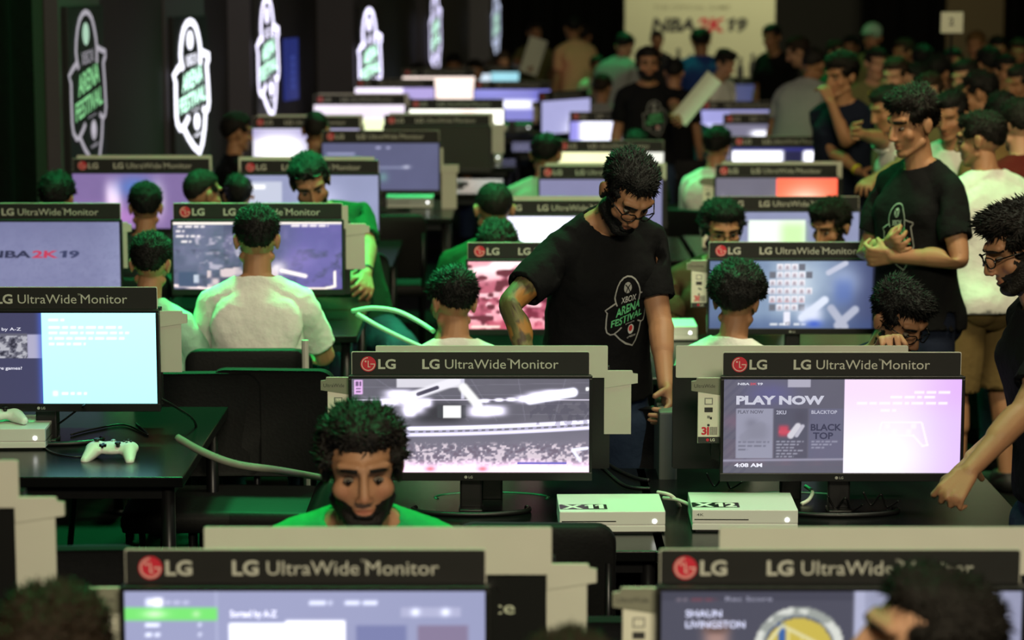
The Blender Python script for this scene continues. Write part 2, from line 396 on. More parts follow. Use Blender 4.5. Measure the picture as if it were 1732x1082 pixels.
def garment(lod, kind, *par):
    key = (lod, kind) + par
    if key in GARM: return GARM[key]
    L = LOD[lod]; V, F, W, N = L['V'], L['F'], L['W'], L['N']
    armw = sum(W[:, BI[b + s]] for b in ('up', 'fore', 'hand') for s in 'LR') + sum(W[:, [BI['f%d%s%s' % (k, c, s)] for k in range(5) for c in 'ab' for s in 'LR']].T)
    X, Y, Z = V.T; VB = V
    if kind in ('shirt', 'pants'): N = L['NS']; VB = L['VS'] + N * np.maximum(0, ((V - L['VS']) * N).sum(1))[:, None]; X, Y, Z = L['VS'].T
    if kind == 'shirt':
        sleeve, hem, loose = par
        s = np.where((np.abs(X) > .17) & (Z > .9), sleeve - armt(L['VS']), 1.)
        s = np.where((np.abs(X) < .23) , np.minimum(s, Z - hem), s)
        s = np.where(np.abs(X) > .28, sleeve - armt(L['VS']), s)
        s = np.where((np.abs(X) < .23) & (Z < hem), Z - hem, s)
        s = np.minimum(s, (1.488 + .28 * Y - Z) * 1. + .6 * np.maximum(np.abs(X) - .062, 0) + (np.abs(X) > .12) * .2)
        wa = np.clip(sstep(.155, .225, np.abs(X)), 0, 1)
        off = .011 + loose * (1 - wa) * sstep(1.34, 1.05, Z) + wa * (.004 + .036 * np.clip(armt(L['VS']), 0, .3) * (1 if sleeve < .35 else .2))
        P = VB + N * off[:, None]
        lp = L['lap']
        # the cloth falls straight from the chest instead of following the waist
        tors = (1 - wa) * sstep(1.36, 1.2, Z); rx = .163 + loose; ry = .122 + loose * .9
        e = np.sqrt((P[:, 0] / rx) ** 2 + ((P[:, 1] - .004) / ry) ** 2); k = np.where(e < 1, 1 + (1 / np.maximum(e, .5) - 1) * .75 * tors, 1); P[:, 0] *= k; P[:, 1] = (P[:, 1] - .004) * k + .004
        for _ in range(8 if lod == 0 else 3): P = lp(P, .5)
        P += N * np.maximum(0, .005 - ((P - V) * N).sum(1))[:, None]
        fold = nz(P * (1, 1, .55), 11, 3.) * .006 + nz(P * (1, 1, 1.6), 26, 9.) * .003 + nz(np.stack([P[:, 0] + P[:, 2] * .8, P[:, 1], P[:, 2] * .2], 1), 19, 5.) * .0045
        P += N * (fold * sstep(-.01, .05, s))[:, None]
    elif kind == 'pants':
        hem, loose = par
        s = np.minimum(Z - hem, 1.005 - Z); s = np.where((np.abs(X) > .26), -1, s); s = np.where((armw > .4), -1., s)
        off = .010 + loose * sstep(.95, .5, Z)
        P = VB + N * (off + nz(V * (1, 1, .5), 14, 2.) * .006)[:, None]
    elif kind == 'shoe':
        s = np.where((X > 0) == (par[0] == 'L'), .095 - Z, -1); off = .008 + .006 * sstep(.04, .0, Z); P = V + N * off[:, None]; P[:, 2] = np.maximum(P[:, 2], -.006)
    elif kind in ('hair', 'beard', 'brow'):
        hp = W[:, BI['head']]
        if kind == 'hair':
            style = par[0]
            front = 1.712 + .10 * np.abs(X) ** 1 * 0 - .35 * np.maximum(Y + .02, 0) - .35 * np.maximum(np.abs(X) - .05, 0)
            line = np.where(Y < -.02, 1.712 - .55 * np.maximum(np.abs(X) - .048, 0), 1.712 - (Y + .02) * 1.02)
            line = np.maximum(line, 1.575 if style != 'long' else 1.50)
            side = (np.abs(X) > .060) & (Y > -.045) & (Y < .012); line = np.where(side, np.minimum(line, 1.655), line)
            s = Z - line + .005 * nz(V * (1, 1, .4), 75, 6.) * (np.abs(hp) > .5)
            # keep the ear free
            ear = np.exp(-(((np.abs(X) - .086) / .014) ** 2 + ((Y - .02) / .024) ** 2 + ((Z - 1.642) / .036) ** 2)); s = s - ear * .06
            th = {'crop': .006, 'short': .014, 'quiff': .016, 'curly': .019, 'afro': .038, 'long': .022}[style]
            top = sstep(1.66, 1.745, Z); fr = sstep(.02, -.07, Y)
            t = np.full(len(V), th) * (.25 + .75 * sstep(1.62, 1.73, Z))
            if style in ('quiff', 'short', 'long'): t = t + (.028 if style == 'quiff' else .012) * top * (.4 + .6 * fr)
            if style in ('curly', 'afro'): t = th * (.45 + .55 * sstep(1.62, 1.70, Z)) + .012 * top
            t = t * sstep(-.002, .022, s) - .004 * sstep(.012, -.002, s)
            hv = s > -.03
            amp, fq = {'crop': (.002, 60), 'short': (.008, 42), 'quiff': (.010, 34), 'curly': (.012, 48), 'afro': (.013, 60), 'long': (.006, 26)}[style]
            nn = np.zeros(len(V)); Q_ = V[hv] * ((1, 1, 1) if style in ('curly', 'afro') else (1.5, .45, .5)); nn[hv] = nz(Q_, fq, 1.) + .5 * nz(Q_, fq * 2.1, 4.)
            P = V + N * (t + amp * nn * sstep(0, .02, s))[:, None]
            P[:, 1] -= (.010 if style == 'quiff' else 0.) * top * fr * sstep(0, .02, s)
        elif kind == 'beard':
            ln = par[0]
            s = np.where(Y < .012, 1.604 + .5 * np.maximum(Y + .075, 0) - Z, -1.)
            s = np.where((np.abs(X) > .058) & (Y > -.045) & (Y < .006) & (Z < 1.655) & (Z > 1.56), .02, s)
            lips = np.exp(-((X / .023) ** 2 + ((Z - 1.5815) / .010) ** 2)) * (Y < -.05); s = s - .045 * lips
            s = np.where(Z < 1.525 , np.minimum(s, (Z - 1.508)), s); s = np.where((Y > -.02) & (Z < 1.545) & (np.abs(X) < .055), -.01, s)
            P = V + N * ((ln * (.5 + .5 * sstep(1.60, 1.55, Z)) + .003 * nz(V, 60) * (hp > .5)) * sstep(0, .012, s) - .002)[:, None]
        else:
            s = np.where(Y < -.045, .0062 - np.abs(Z - 1.677 + .16 * np.maximum(np.abs(X) - .03, 0)), -1.); s = np.minimum(s, np.minimum(X * (1 if par[0] == 'L' else -1) - .012, .050 - np.abs(X)))
            P = V + N * (.0045 * sstep(-.001, .003, s) - .001)[:, None]
        s = np.where(hp < .5, -1, s)
    F2, V0, P2, W2, edge = clip(F, s, V, P, W)
    if kind in ('shirt', 'pants', 'shoe'):
        P2, F2, W2 = rim(V0 + (P2 - V0) * .25, P2, F2, W2)
    if kind == 'hair':                   # locks standing off the mass of the hair
        n_, ln, rd, ra, fb = {'crop': (2200, .010, .0024, .7, .3), 'short': (1500, .017, .0035, .45, .8), 'quiff': (1600, .024, .004, .45, .8), 'curly': (1900, .020, .0045, 1.3, .1), 'afro': (2600, .016, .0035, 1.0, 0), 'long': (1500, .026, .004, .4, 1.1)}[par[0]]
        if lod: n_ //= 5; rd *= 1.7
        rg = np.random.default_rng(5); n3 = vnormals(P2, F2); A_ = np.linalg.norm(np.cross(P2[F2[:, 1]] - P2[F2[:, 0]], P2[F2[:, 2]] - P2[F2[:, 0]]), axis=1); fi = rg.choice(len(F2), n_, p=A_ / A_.sum())
        ww = rg.dirichlet((1, 1, 1), n_)[:, :, None]; c0 = (P2[F2[fi]] * ww).sum(1); nn_ = (n3[F2[fi]] * ww).sum(1)
        tp = sstep(1.69, 1.74, c0[:, 2])[:, None]; flow = tp * np.array((0, -.75 if par[0] == 'quiff' else .3, .15)) + (1 - tp) * np.array((0, .25, -1.)); flow -= nn_ * (flow * nn_).sum(1, keepdims=True)
        d = nn_ * .55 + flow * fb + rg.normal(0, ra * .45, (n_, 3)); d /= np.linalg.norm(d, axis=1, keepdims=True); L_ = ln * rg.uniform(.5, 1.2, (n_, 1)) * (.35 + .65 * sstep(1.60, 1.70, c0[:, 2]))[:, None]
        u_ = np.cross(d, rg.normal(0, 1, (n_, 3))); u_ /= np.linalg.norm(u_, axis=1, keepdims=True); v_ = np.cross(d, u_)
        T = np.concatenate([c0 - nn_ * .003 + u_ * rd, c0 - nn_ * .003 - u_ * rd * .5 + v_ * rd * .87, c0 - nn_ * .003 - u_ * rd * .5 - v_ * rd * .87, c0 + d * L_]); i0 = np.arange(n_) + len(P2)
        F3 = np.concatenate([np.stack([i0 + a * n_, i0 + b_ * n_, i0 + 3 * n_], 1) for a, b_ in ((0, 1), (1, 2), (2, 0))]); W3 = np.zeros((4 * n_, W2.shape[1])); W3[:, BI['head']] = 1
        P2, F2, W2 = np.concatenate([P2, T]), np.concatenate([F2, F3]), np.concatenate([W2, W3])
    GARM[key] = (P2, F2, W2); return GARM[key]

def undressed(lod, sleeve, hem, leg):
    """the body drawn in a little where cloth covers it, so that no skin shows through folds"""
    key = ('in', lod, sleeve, hem, leg)
    if key not in GARM:
        L = LOD[lod]; V = L['V']; X, Y, Z = V.T; t = armt(V); onarm = (np.abs(X) > .22) & (Z > .95)
        cov = np.where(onarm, sstep(sleeve - .015, sleeve - .05, t), sstep(1.46, 1.42, Z)); cov = np.where(~onarm & (np.abs(X) < .26), cov * sstep(leg + .02, leg + .05, Z), np.where(onarm, cov, 0)); cov = np.where(np.abs(X) > .26, np.where(onarm, cov, 0), cov)
        GARM[key] = V - L['N'] * ((.013 + .016 * (onarm | (np.abs(X) > .15)) * (t < .13) * (Z > 1.2)) * cov)[:, None]
    return GARM[key]
def rotm(ax, a):
    return np.array(Matrix.Rotation(a, 4, Vector(ax)))
def tr(v):
    m = np.eye(4); m[:3, 3] = v; return m
def about(j, Rm): return tr(j) @ Rm @ tr(-np.array(j, float))
def ap(G, p): return G[:3, :3] @ np.array(p, float) + G[:3, 3]
def aim(G, j, tip, target, roll=0.):
    """G (parent) turned about joint j so that tip points at target"""
    a = ap(G, j); d0 = ap(G, tip) - a; d1 = np.array(target) - a
    q = Vector(d0).rotation_difference(Vector(d1)); Rm = np.array(q.to_matrix().to_4x4())
    if roll: Rm = rotm(d1 / np.linalg.norm(d1), roll) @ Rm
    return tr(a) @ Rm @ tr(-a) @ G
def ik(a, t, hint, l1, l2):
    a, t = np.array(a, float), np.array(t, float); d = t - a; L = np.linalg.norm(d); L2 = min(max(L, abs(l1 - l2) + .01), l1 + l2 - .003); u = d / L
    t = a + u * L2; x = (l1 * l1 - l2 * l2 + L2 * L2) / (2 * L2); h = math.sqrt(max(l1 * l1 - x * x, 0)); hn = np.array(hint, float); hn = hn - u * (hn @ u); hn /= np.linalg.norm(hn)
    return a + u * x + hn * h, t
L1 = np.linalg.norm(np.array(EL) - SH); L2_ = np.linalg.norm(np.array(WR) - EL)
def pose(sit=False, lean=0., side=0., twist=0., head=(0, 0, 0), rh=None, lh=None, re=None, le=None, curl=(35, 35), palm=(0, 0), hbend=(0, 0), neckf=.35, feet=None):
    """bone matrices in the figure's own frame: it faces -y, its right hand is at -x; sit: pelvis drops to the seat"""
    G = {}; dz = -.43 if sit else 0.
    G['pelvis'] = tr((0, 0, dz)) @ about((0, 0, .93), rotm((0, 1, 0), R(side) * .3) @ rotm((1, 0, 0), R(lean) * (.2)))
    st = lambda j, fr: about(J[j], rotm((0, 0, 1), R(twist) * fr) @ rotm((0, 1, 0), R(side) * fr) @ rotm((1, 0, 0), R(lean) * fr))
    G['spine'] = G['pelvis'] @ st('spine', .4); G['chest'] = G['spine'] @ st('chest', .4)
    y, p, r = head; hr = lambda f: rotm((0, 0, 1), R(y) * f) @ rotm((1, 0, 0), R(p) * f) @ rotm((0, 1, 0), R(r) * f)
    un = rotm((1, 0, 0), -R(lean) * .55)
    G['neck'] = G['chest'] @ about(J['neck'], hr(neckf)); G['head'] = G['neck'] @ about(J['head'], un @ hr(1 - neckf))
    for s, sg, hand, elb, k in (('L', 1, lh, le, 1), ('R', -1, rh, re, 0)):
        m = lambda q: np.array((q[0] * sg, q[1], q[2])); a = ap(G['chest'], m(SH))
        if hand is None: hand = (.26 * sg, -.05, .80 + dz) if not sit else (.09 * sg, -.34, 1.10 + dz)
        if elb is None: elb = (.35 * sg, 1, -.1) if not sit else (1.0 * sg, .3, -1.1)
        e, t = ik(a, hand, elb, L1, L2_)
        G['up' + s] = aim(G['chest'], m(SH), m(EL), e); G['fore' + s] = aim(G['up' + s], m(EL), m(WR), t)
        w = ap(G['fore' + s], m(WR)); ax = t - e; ax /= np.linalg.norm(ax)
        G['hand' + s] = tr(w) @ rotm(ax, R(palm[k]) * sg) @ tr(-w) @ G['fore' + s]
        G['hand' + s] = G['hand' + s] @ about(m(WR), rotm(m(FY), -R(hbend[k]) * sg * -1))
        for f, (a0, a1, a2) in enumerate(FING):
            c = R(curl[k]) * (1 if f < 4 else .45); axr = m(FY) if f < 4 else np.cross(m(a1 - a0) if 0 else (m(a1) - m(a0)) / np.linalg.norm(a1 - a0), m(PN))
            sgn = np.sign(np.dot(np.cross(axr, m(AD)), m(PN))) or 1
            G['f%da%s' % (f, s)] = G['hand' + s] @ about(m(a0), rotm(axr, c * sgn)); G['f%db%s' % (f, s)] = G['f%da%s' % (f, s)] @ about(m(a1), rotm(axr, c * sgn * 1.15))
        h = ap(G['pelvis'], m(HIP)); lk = np.linalg.norm(np.array(KN) - HIP); ls = np.linalg.norm(np.array(AN) - KN)
        if sit: kn = h + np.array((.055 * sg, -math.sqrt(max(lk ** 2 - .003 - .001, 0)), -.03)); an = kn + np.array((.01 * sg, .03, -ls + .005))
        elif feet is not None: kn, an = ik(h, np.array(feet[k]), (0, -1, 0), lk, ls)
        else: kn, an = ik(h, (AN[0] * sg * 1.1, AN[1], AN[2]), (0.1 * sg, -1, 0), lk, ls)
        G['thigh' + s] = aim(G['pelvis'], m(HIP), m(KN), kn); G['shin' + s] = aim(G['thigh' + s], m(KN), m(AN), an)
        f = ap(G['shin' + s], m(AN)); G['foot' + s] = tr(f) @ np.eye(4) @ tr(-m(AN))
    return G
def skin(V, W, G):
    A = np.stack([G[b] for b in BN])[:, :3, :]
    out = np.zeros((len(V), 3))
    for b in range(len(BN)):
        w = W[:, b]; i = np.nonzero(w)[0]
        if len(i): out[i] += w[i, None] * (V[i] @ A[b, :, :3].T + A[b, :, 3])
    return out
SKINS = dict(light=(.70, .53, .42), tan=(.62, .45, .33), olive=(.57, .41, .29), dark=(.46, .32, .23))
HAIRC = dict(black=(.06, .057, .055), brown=(.16, .115, .075), dark=(.09, .072, .06), blond=(.40, .30, .17))
def hair_mat(c):
    k = 'hair_' + c
    if k in MATS: return MATS[k]
    m = mat(k, HAIRC[c], .55, spec=.25, bump=.5, scale=190, vary=.45, detail=6.); m.node_tree.nodes['Bump'].inputs['Distance'].default_value = .012
    return m
def cloth_mat(name, c):
    return mat('cloth_' + name, c, .9, bump=.25, scale=32, vary=.10, spec=.1)
CLOTH = dict(black=(.075, .075, .08), white=(.86, .86, .84), green=(.13, .58, .33), darkgreen=(.10, .27, .17), mint=(.62, .80, .70), brown=(.27, .20, .15), grey=(.55, .55, .55),
             navy=(.09, .11, .17), olive=(.42, .42, .27), blue=(.16, .25, .50), pinkyellow=(.86, .60, .50), denim=(.17, .22, .30), khaki=(.42, .35, .22), charcoal=(.15, .15, .16), cream=(.78, .76, .66), tan=(.5, .4, .26), teal=(.16, .42, .42), red=(.35, .12, .11))
PEOPLE = {}
def person(label, px, py, zc, sit=False, yaw=0., shirt='black', sleeve=.20, pants='denim', hair='short', hairc='black', tone='tan', beard=0., glasses=None, lod=1, floor=0., size=1., wide=1., group=None,
           hem=.885, loose=.016, shorts=False, rhw=None, lhw=None, yshift=0., **pk):
    G = pose(sit=sit, **pk); L = LOD[lod]
    B0 = undressed(lod, sleeve, hem, .50 if shorts else .075); B = skin(B0, L['W'], G); hp = garment(lod, 'hair', hair)
    H = skin(hp[0], hp[2], G); hz_ = H[H[:, 2] > H[:, 2].max() - .03]; hi = np.array((hz_[:, 0].mean(), hz_[:, 1].mean(), H[:, 2].max()))
    # scale and place so that the top of the hair meets its spot
    top = at(px, py, zc); c, s = math.cos(yaw * math.pi / 180), math.sin(yaw * math.pi / 180)
    if sit:
        k = min(1.08, max(.88, (top.z - floor) / hi[2])); zoff = top.z - hi[2] * k
    else:
        zoff = floor; k = (top.z - floor) / hi[2]
    RT = lambda P: np.stack([(P[:, 0] * c * wide - P[:, 1] * s * wide) * k, (P[:, 0] * s * wide + P[:, 1] * c * wide) * k, P[:, 2] * k], 1)
    h2 = RT(hi[None])[0]
    if rhw or lhw:                       # hands given as places in the hall
        for nm, hw in (('rh', rhw), ('lh', lhw)):
            if hw:
                d = np.array(at(*hw)) - np.array((top.x - h2[0], top.y - h2[1], zoff)); pk[nm] = ((d[0] * c + d[1] * s) / k / wide, (-d[0] * s + d[1] * c) / k / wide, d[2] / k)
        G = pose(sit=sit, **pk); B = skin(B0, L['W'], G)
    root = empty('person', (top.x - h2[0], top.y - h2[1], zoff)); tag(root, label, 'person', group)
    V = L['V']; X, Y, Z = V.T; hd = L['W'][:, BI['head']]
    col = np.tile(lin(SKINS[tone]), (len(V), 1)); col *= (1 + .10 * nz(V, 30))[:, None] if lod == 0 else 1
    lips = np.exp(-((X / .024) ** 2 + ((Z - 1.5815) / .010) ** 2)) * (Y < -.07) * hd; col = col * (1 - lips[:, None] * np.array((.15, .5, .45)))
    ck = (np.exp(-(((np.abs(X) - .04) / .02) ** 2 + ((Z - 1.62) / .02) ** 2)) * (Y < -.04) + np.exp(-((X / .014) ** 2 + ((Z - 1.615) / .012) ** 2)) * (Y < -.09)) * hd; col = col * (1 - ck[:, None] * np.array((0, .16, .14)))
    body = mk('body', RT(B), L['F'], M_SKIN, root, True, col=col)
    def part(name, g, m, par=root):
        return mk(name, RT(skin(g[0], g[2], G)), g[1], m, par, True)
    hm = hair_mat(hairc)
    part('hair', hp, hm)
    if beard: part('beard', garment(lod, 'beard', beard), hm)
    for q in ('LR' if lod == 0 else ''): part('eyebrow', garment(lod, 'brow', q), hm)
    sh = part('shirt', garment(lod, 'shirt', sleeve, hem, loose), cloth_mat(shirt, CLOTH[shirt]))
    pn = 'shorts' if shorts else 'trousers'
    part(pn, garment(lod, 'pants', .50 if shorts else .075, .03 if shorts else .018), cloth_mat(pants, CLOTH[pants]))
    for q in 'LR': part('shoe', garment(lod, 'shoe', q), mat('shoe_rubber', (.12, .12, .12), .6, vary=.2))
    hG = G['head']
    def rigid(name, mb, m, smooth=True):
        P = np.concatenate(mb.V); P = P @ hG[:3, :3].T + hG[:3, 3]; return mk(name, RT(P), mb.F, m, root, smooth, mb.mi)
    if lod == 0:
        for sg in (1, -1):
            e = MB(); e.ell((.031 * sg, -.0705, 1.651), (.0115, .0108, .0060), 14, 0); e.disc((.031 * sg, 1.6505), .0056, -.0822, -.079, 14, 1)
            rigid('eye', e, [mat('eye_white', (.44, .40, .36), .4, vary=.02), mat('iris_dark', (.09, .06, .045), .2, vary=.1)])
    if glasses:
        g = MB(); w_ = .0022
        for sg in (1, -1):
            pts = [(.034 * sg + .024 * math.cos(a), -.104 + .012 * abs(math.cos(a)) * (1 if sg * math.cos(a) > 0 else 0), 1.650 + .017 * math.sin(a)) for a in np.linspace(0, 2 * math.pi, 21)]
            g.tube(pts, w_, 6, cap=False); g.tube([(.058 * sg, -.094, 1.656), (.079 * sg, -.04, 1.658), (.085 * sg, .018, 1.655)], w_, 6)
        g.tube([(-.011, -.106, 1.652), (0, -.108, 1.655), (.011, -.106, 1.652)], w_, 6)
        if glasses == 'up':          # pushed up into the hair
            P = np.concatenate(g.V); a = R(-38); y0, z0 = .02, 1.66; yy, zz = P[:, 1] - y0, P[:, 2] - z0
            P[:, 1] = y0 + yy * math.cos(a) - zz * math.sin(a) - .022; P[:, 2] = z0 + yy * math.sin(a) + zz * math.cos(a) + .042; g.V = [P]
        rigid('glasses', g, mat('spectacle_frame', (.05, .05, .05), .25, vary=.05))
    info = dict(root=root, G=G, RT=RT, shirt=sh, body=body, k=k, yaw=yaw, seat=(zoff + (.845 - .43) * k) if sit else None, L=L, floor=floor)
    info['hand'] = lambda s, off=(0, 0, 0): Vector(RT((ap(G['hand' + s], np.array(WR) * (1 if s == 'L' else -1, 1, 1) + AD * (1 if s == 'L' else -1, 1, 1) * .09))[None])[0]) + root.location + Vector(off)
    PEOPLE[label] = info; info['part'] = part; info['lod'] = lod; info['sh'] = garment(lod, 'shirt', sleeve, hem, loose)
    return info

def shirt_badge(info, s=.265, cx=.0, cz=1.255, ls=1.):
    P, F, W = info['sh']; tree = BVHTree.FromPolygons([tuple(p) for p in P], [tuple(f) for f in F])
    O, GY, WH, GN, RD = [MB() for _ in range(5)]; RB = MB(); badge((O, GY, WH, GN, (RD, RB)), s, 0., ls)
    base = None
    SM = MB()
    for nm, mb, m in (('badge_outline', O, mat('badge_grey', (.62, .62, .6), .8, vary=.05)), ('badge_emblem', GY, mat('badge_grey', (.62, .62, .6), .8, vary=.05)), ('badge_lettering', WH, mat('badge_white', (.82, .82, .80), .8, vary=.03)), ('badge_lettering', GN, mat('badge_green', (.40, .78, .52), .8, vary=.04)), ('badge_dot', RD, mat('badge_red', (.78, .2, .2), .8, vary=.04)), ('badge_strokes', RB, mat('cloth_black', (.1, .1, .1)))):
        if not mb.V: continue
        V = np.concatenate(mb.V); out = np.zeros_like(V); Wv = np.zeros((len(V), W.shape[1])); lift = .0035 if nm in ('badge_outline', 'badge_emblem') else .0042
        if nm in ('badge_dot', 'badge_strokes'): lift = .005
        for i, v in enumerate(V):
            loc, n, fi, d = tree.ray_cast(Vector((v[0] + cx, -.5, v[2] + cz)), Vector((0, 1, 0)))
            if loc is None: loc = Vector((v[0] + cx, -.12, v[2] + cz)); fi = 0
            out[i] = (loc.x, loc.y - lift, loc.z); Wv[i] = W[F[fi]].mean(0)
        out = skin(out, Wv, info['G']); mk(nm, info['RT'](out), mb.F, m, info['shirt'])
# ---------------------------------------------------------------- lit displays: what each screen shows
class Canvas:
    """a small picture, u to the right and v downwards in 0..1, display colours; it becomes the colours of the screen's own grid of points"""
    def __init__(s, nx, ny, c=(.1, .1, .12)):
        s.nx, s.ny = nx, ny; s.A = np.tile(np.array(c, float), (ny, nx, 1)); s.u, s.v = np.meshgrid((np.arange(nx) + .5) / nx, (np.arange(ny) + .5) / ny); s.asp = 2.4
    def mix(s, m, c): s.A += np.clip(m, 0, 1)[..., None] * (np.array(c, float) - s.A); return s
    def rect(s, u0, v0, u1, v1, c, a=1., soft=.0):
        e = max(soft, .6 / s.nx); f = max(soft * s.asp, .6 / s.ny)
        m = sstep(u0 - e, u0 + e, s.u) * (1 - sstep(u1 - e, u1 + e, s.u)) * sstep(v0 - f, v0 + f, s.v) * (1 - sstep(v1 - f, v1 + f, s.v)); return s.mix(m * a, c)
    def blob(s, u, v, ru, rv, c, a=1., p=2., rot=0.):
        du, dv = (s.u - u) * s.asp, s.v - v; cr, sr = math.cos(rot), math.sin(rot); x, y = du * cr + dv * sr, -du * sr + dv * cr
        return s.mix(a * np.exp(-((np.abs(x / (ru * s.asp)) ** p + np.abs(y / rv) ** p))), c)
    def line(s, u0, v0, u1, v1, w, c, a=1.):
        P = np.stack([s.u * s.asp, s.v], -1); a0, a1 = np.array([u0 * s.asp, v0]), np.array([u1 * s.asp, v1]); d = a1 - a0
        t = np.clip(((P - a0) @ d) / (d @ d), 0, 1); e = np.linalg.norm(P - a0 - t[..., None] * d, axis=-1)
        return s.mix(a * (1 - sstep(w * .6, w * 1.3, e)), c)
    def noise(s, nu, nv, seed):
        r = np.random.default_rng(seed); g = r.random((nv + 3, nu + 3)); x, y = s.u * nu, s.v * nv; i, j = x.astype(int), y.astype(int); fx, fy = sstep(0, 1, x - i), sstep(0, 1, y - j)
        return (g[j, i] * (1 - fx) + g[j, i + 1] * fx) * (1 - fy) + (g[j + 1, i] * (1 - fx) + g[j + 1, i + 1] * fx) * fy
    def fbm(s, n, seed): return s.noise(n, n // 2, seed) * .5 + s.noise(n * 2, n, seed + 1) * .3 + s.noise(n * 4, n * 2, seed + 2) * .2
    def words(s, u, v, w, h, c, seed, a=.9):
        r = np.random.default_rng(seed); x = u
        while x < u + w:
            l = r.uniform(.3, 1.) * h * 2.2 / s.asp * 2; s.rect(x, v, min(x + l, u + w), v + h, c, a, .002); x += l + h * .35
        return s
def scr_arena(n):
    c = Canvas(n, n * 43 // 100, (.44, .43, .48)); c.mix(.5 * c.fbm(8, 3), (.33, .32, .37)); c.mix(.35 * sstep(.4, .6, c.v), (.60, .58, .66))
    for k in range(7): c.line(-.1 + k * .2, 0, .25 + k * .12, .45, .006, (.50, .49, .55), .6)
    for k in range(4): c.line(0, .10 + k * .10, 1, .05 + k * .11, .004, (.52, .51, .57), .5)
    c.line(0, .232, 1, .232, .004, (.95, .92, 1)); c.rect(.19, -.1, .47, .10, (.93, .92, .96), .9, .004); c.line(.22, .22, .44, .03, .05, (.97, .96, 1)); c.line(.28, .17, .36, .10, .02, (.3, .28, .36))
    c.rect(.46, -.1, .475, .22, (.85, .84, .92)); c.line(.47, .10, .53, .28, .05, (1, 1, 1))
    c.blob(.37, .37, .10, .11, (.22, .21, .24), .9, 4); c.rect(.36, .285, .48, .42, (.28, .28, .31)); c.rect(.385, .29, .46, .42, (1, 1, 1))
    for u, v, ru, rv in ((.26, .30, .05, .08), (.31, .26, .03, .05), (.245, .36, .025, .05), (.54, .35, .05, .06), (.60, .345, .05, .055), (.20, .17, .06, .05), (.16, .25, .05, .04), (.56, .24, .02, .02), (.62, .23, .018, .018), (.67, .225, .02, .02), (.74, .22, .05, .04), (.80, .19, .06, .05), (.86, .16, .06, .04), (.14, .30, .03, .03)):
        c.blob(u, v, ru, rv, (1.25, 1.22, 1.35), 1, 3)
    c.line(.75, .23, .93, .15, .05, (1.2, 1.2, 1.3))
    curve = .03 * (c.u - .1) ** 2 * -2.6
    for v0, h, col in ((.535, .020, (1.1, 1.08, 1.2)), (.600, .018, (1.0, .98, 1.12))): c.mix(1 - sstep(h * .6, h * 1.5, np.abs(c.v - v0 - curve * 1.2)), col)
    c.mix((np.abs(c.v - .568 - curve * 1.2) < .010) * (np.sin(c.u * 190) > .2), (.7, .68, .8))
    g = sstep(.62, .95, c.v - curve); c.mix(g * .75, (.62, .57, .66)); sp = .6 * c.noise(110, 50, 5) + .4 * c.noise(48, 26, 6); c.mix(.75 * sstep(.56, .74, sp + .16 * sstep(.70, .92, c.v)) * sstep(.66, .72, c.v + .0 * curve), (1.0, .93, .97)); c.mix(.45 * sstep(.42, .30, sp) * sstep(.68, .74, c.v), (.42, .35, .42))
    c.mix(sstep(.86, .97, c.v + .04 * c.noise(20, 4, 8)), (1.2, 1.02, 1.16))
    for u in (.14, .33, .55): c.blob(u, .96, .02, .025, (1, .45, .5), .8)
    c.line(.93, .76, .99, .74, .018, (1, 1, 1.1)); c.line(.93, .76, .96, .87, .018, (1, 1, 1.1)); c.line(.70, .90, .90, .90, .012, (.45, .42, .8)); c.blob(.99, .115, .007, .02, (1.2, 1.2, 1.2), 1, 4)
    c.rect(.012, .02, .048, .17, (.95, .75, .98)); c.rect(.018, .035, .030, .085, (.45, .35, .5)); c.rect(.034, .035, .042, .085, (.45, .35, .5)); c.rect(.020, .105, .040, .118, (.45, .35, .5)); c.rect(.020, .135, .040, .15, (.45, .35, .5))
    c.mix(.35 * (c.noise(60, 30, 31) > .55) * (c.v > .25) * (c.v < .5) * (c.u > .75), (.3, .29, .36)); return c.A
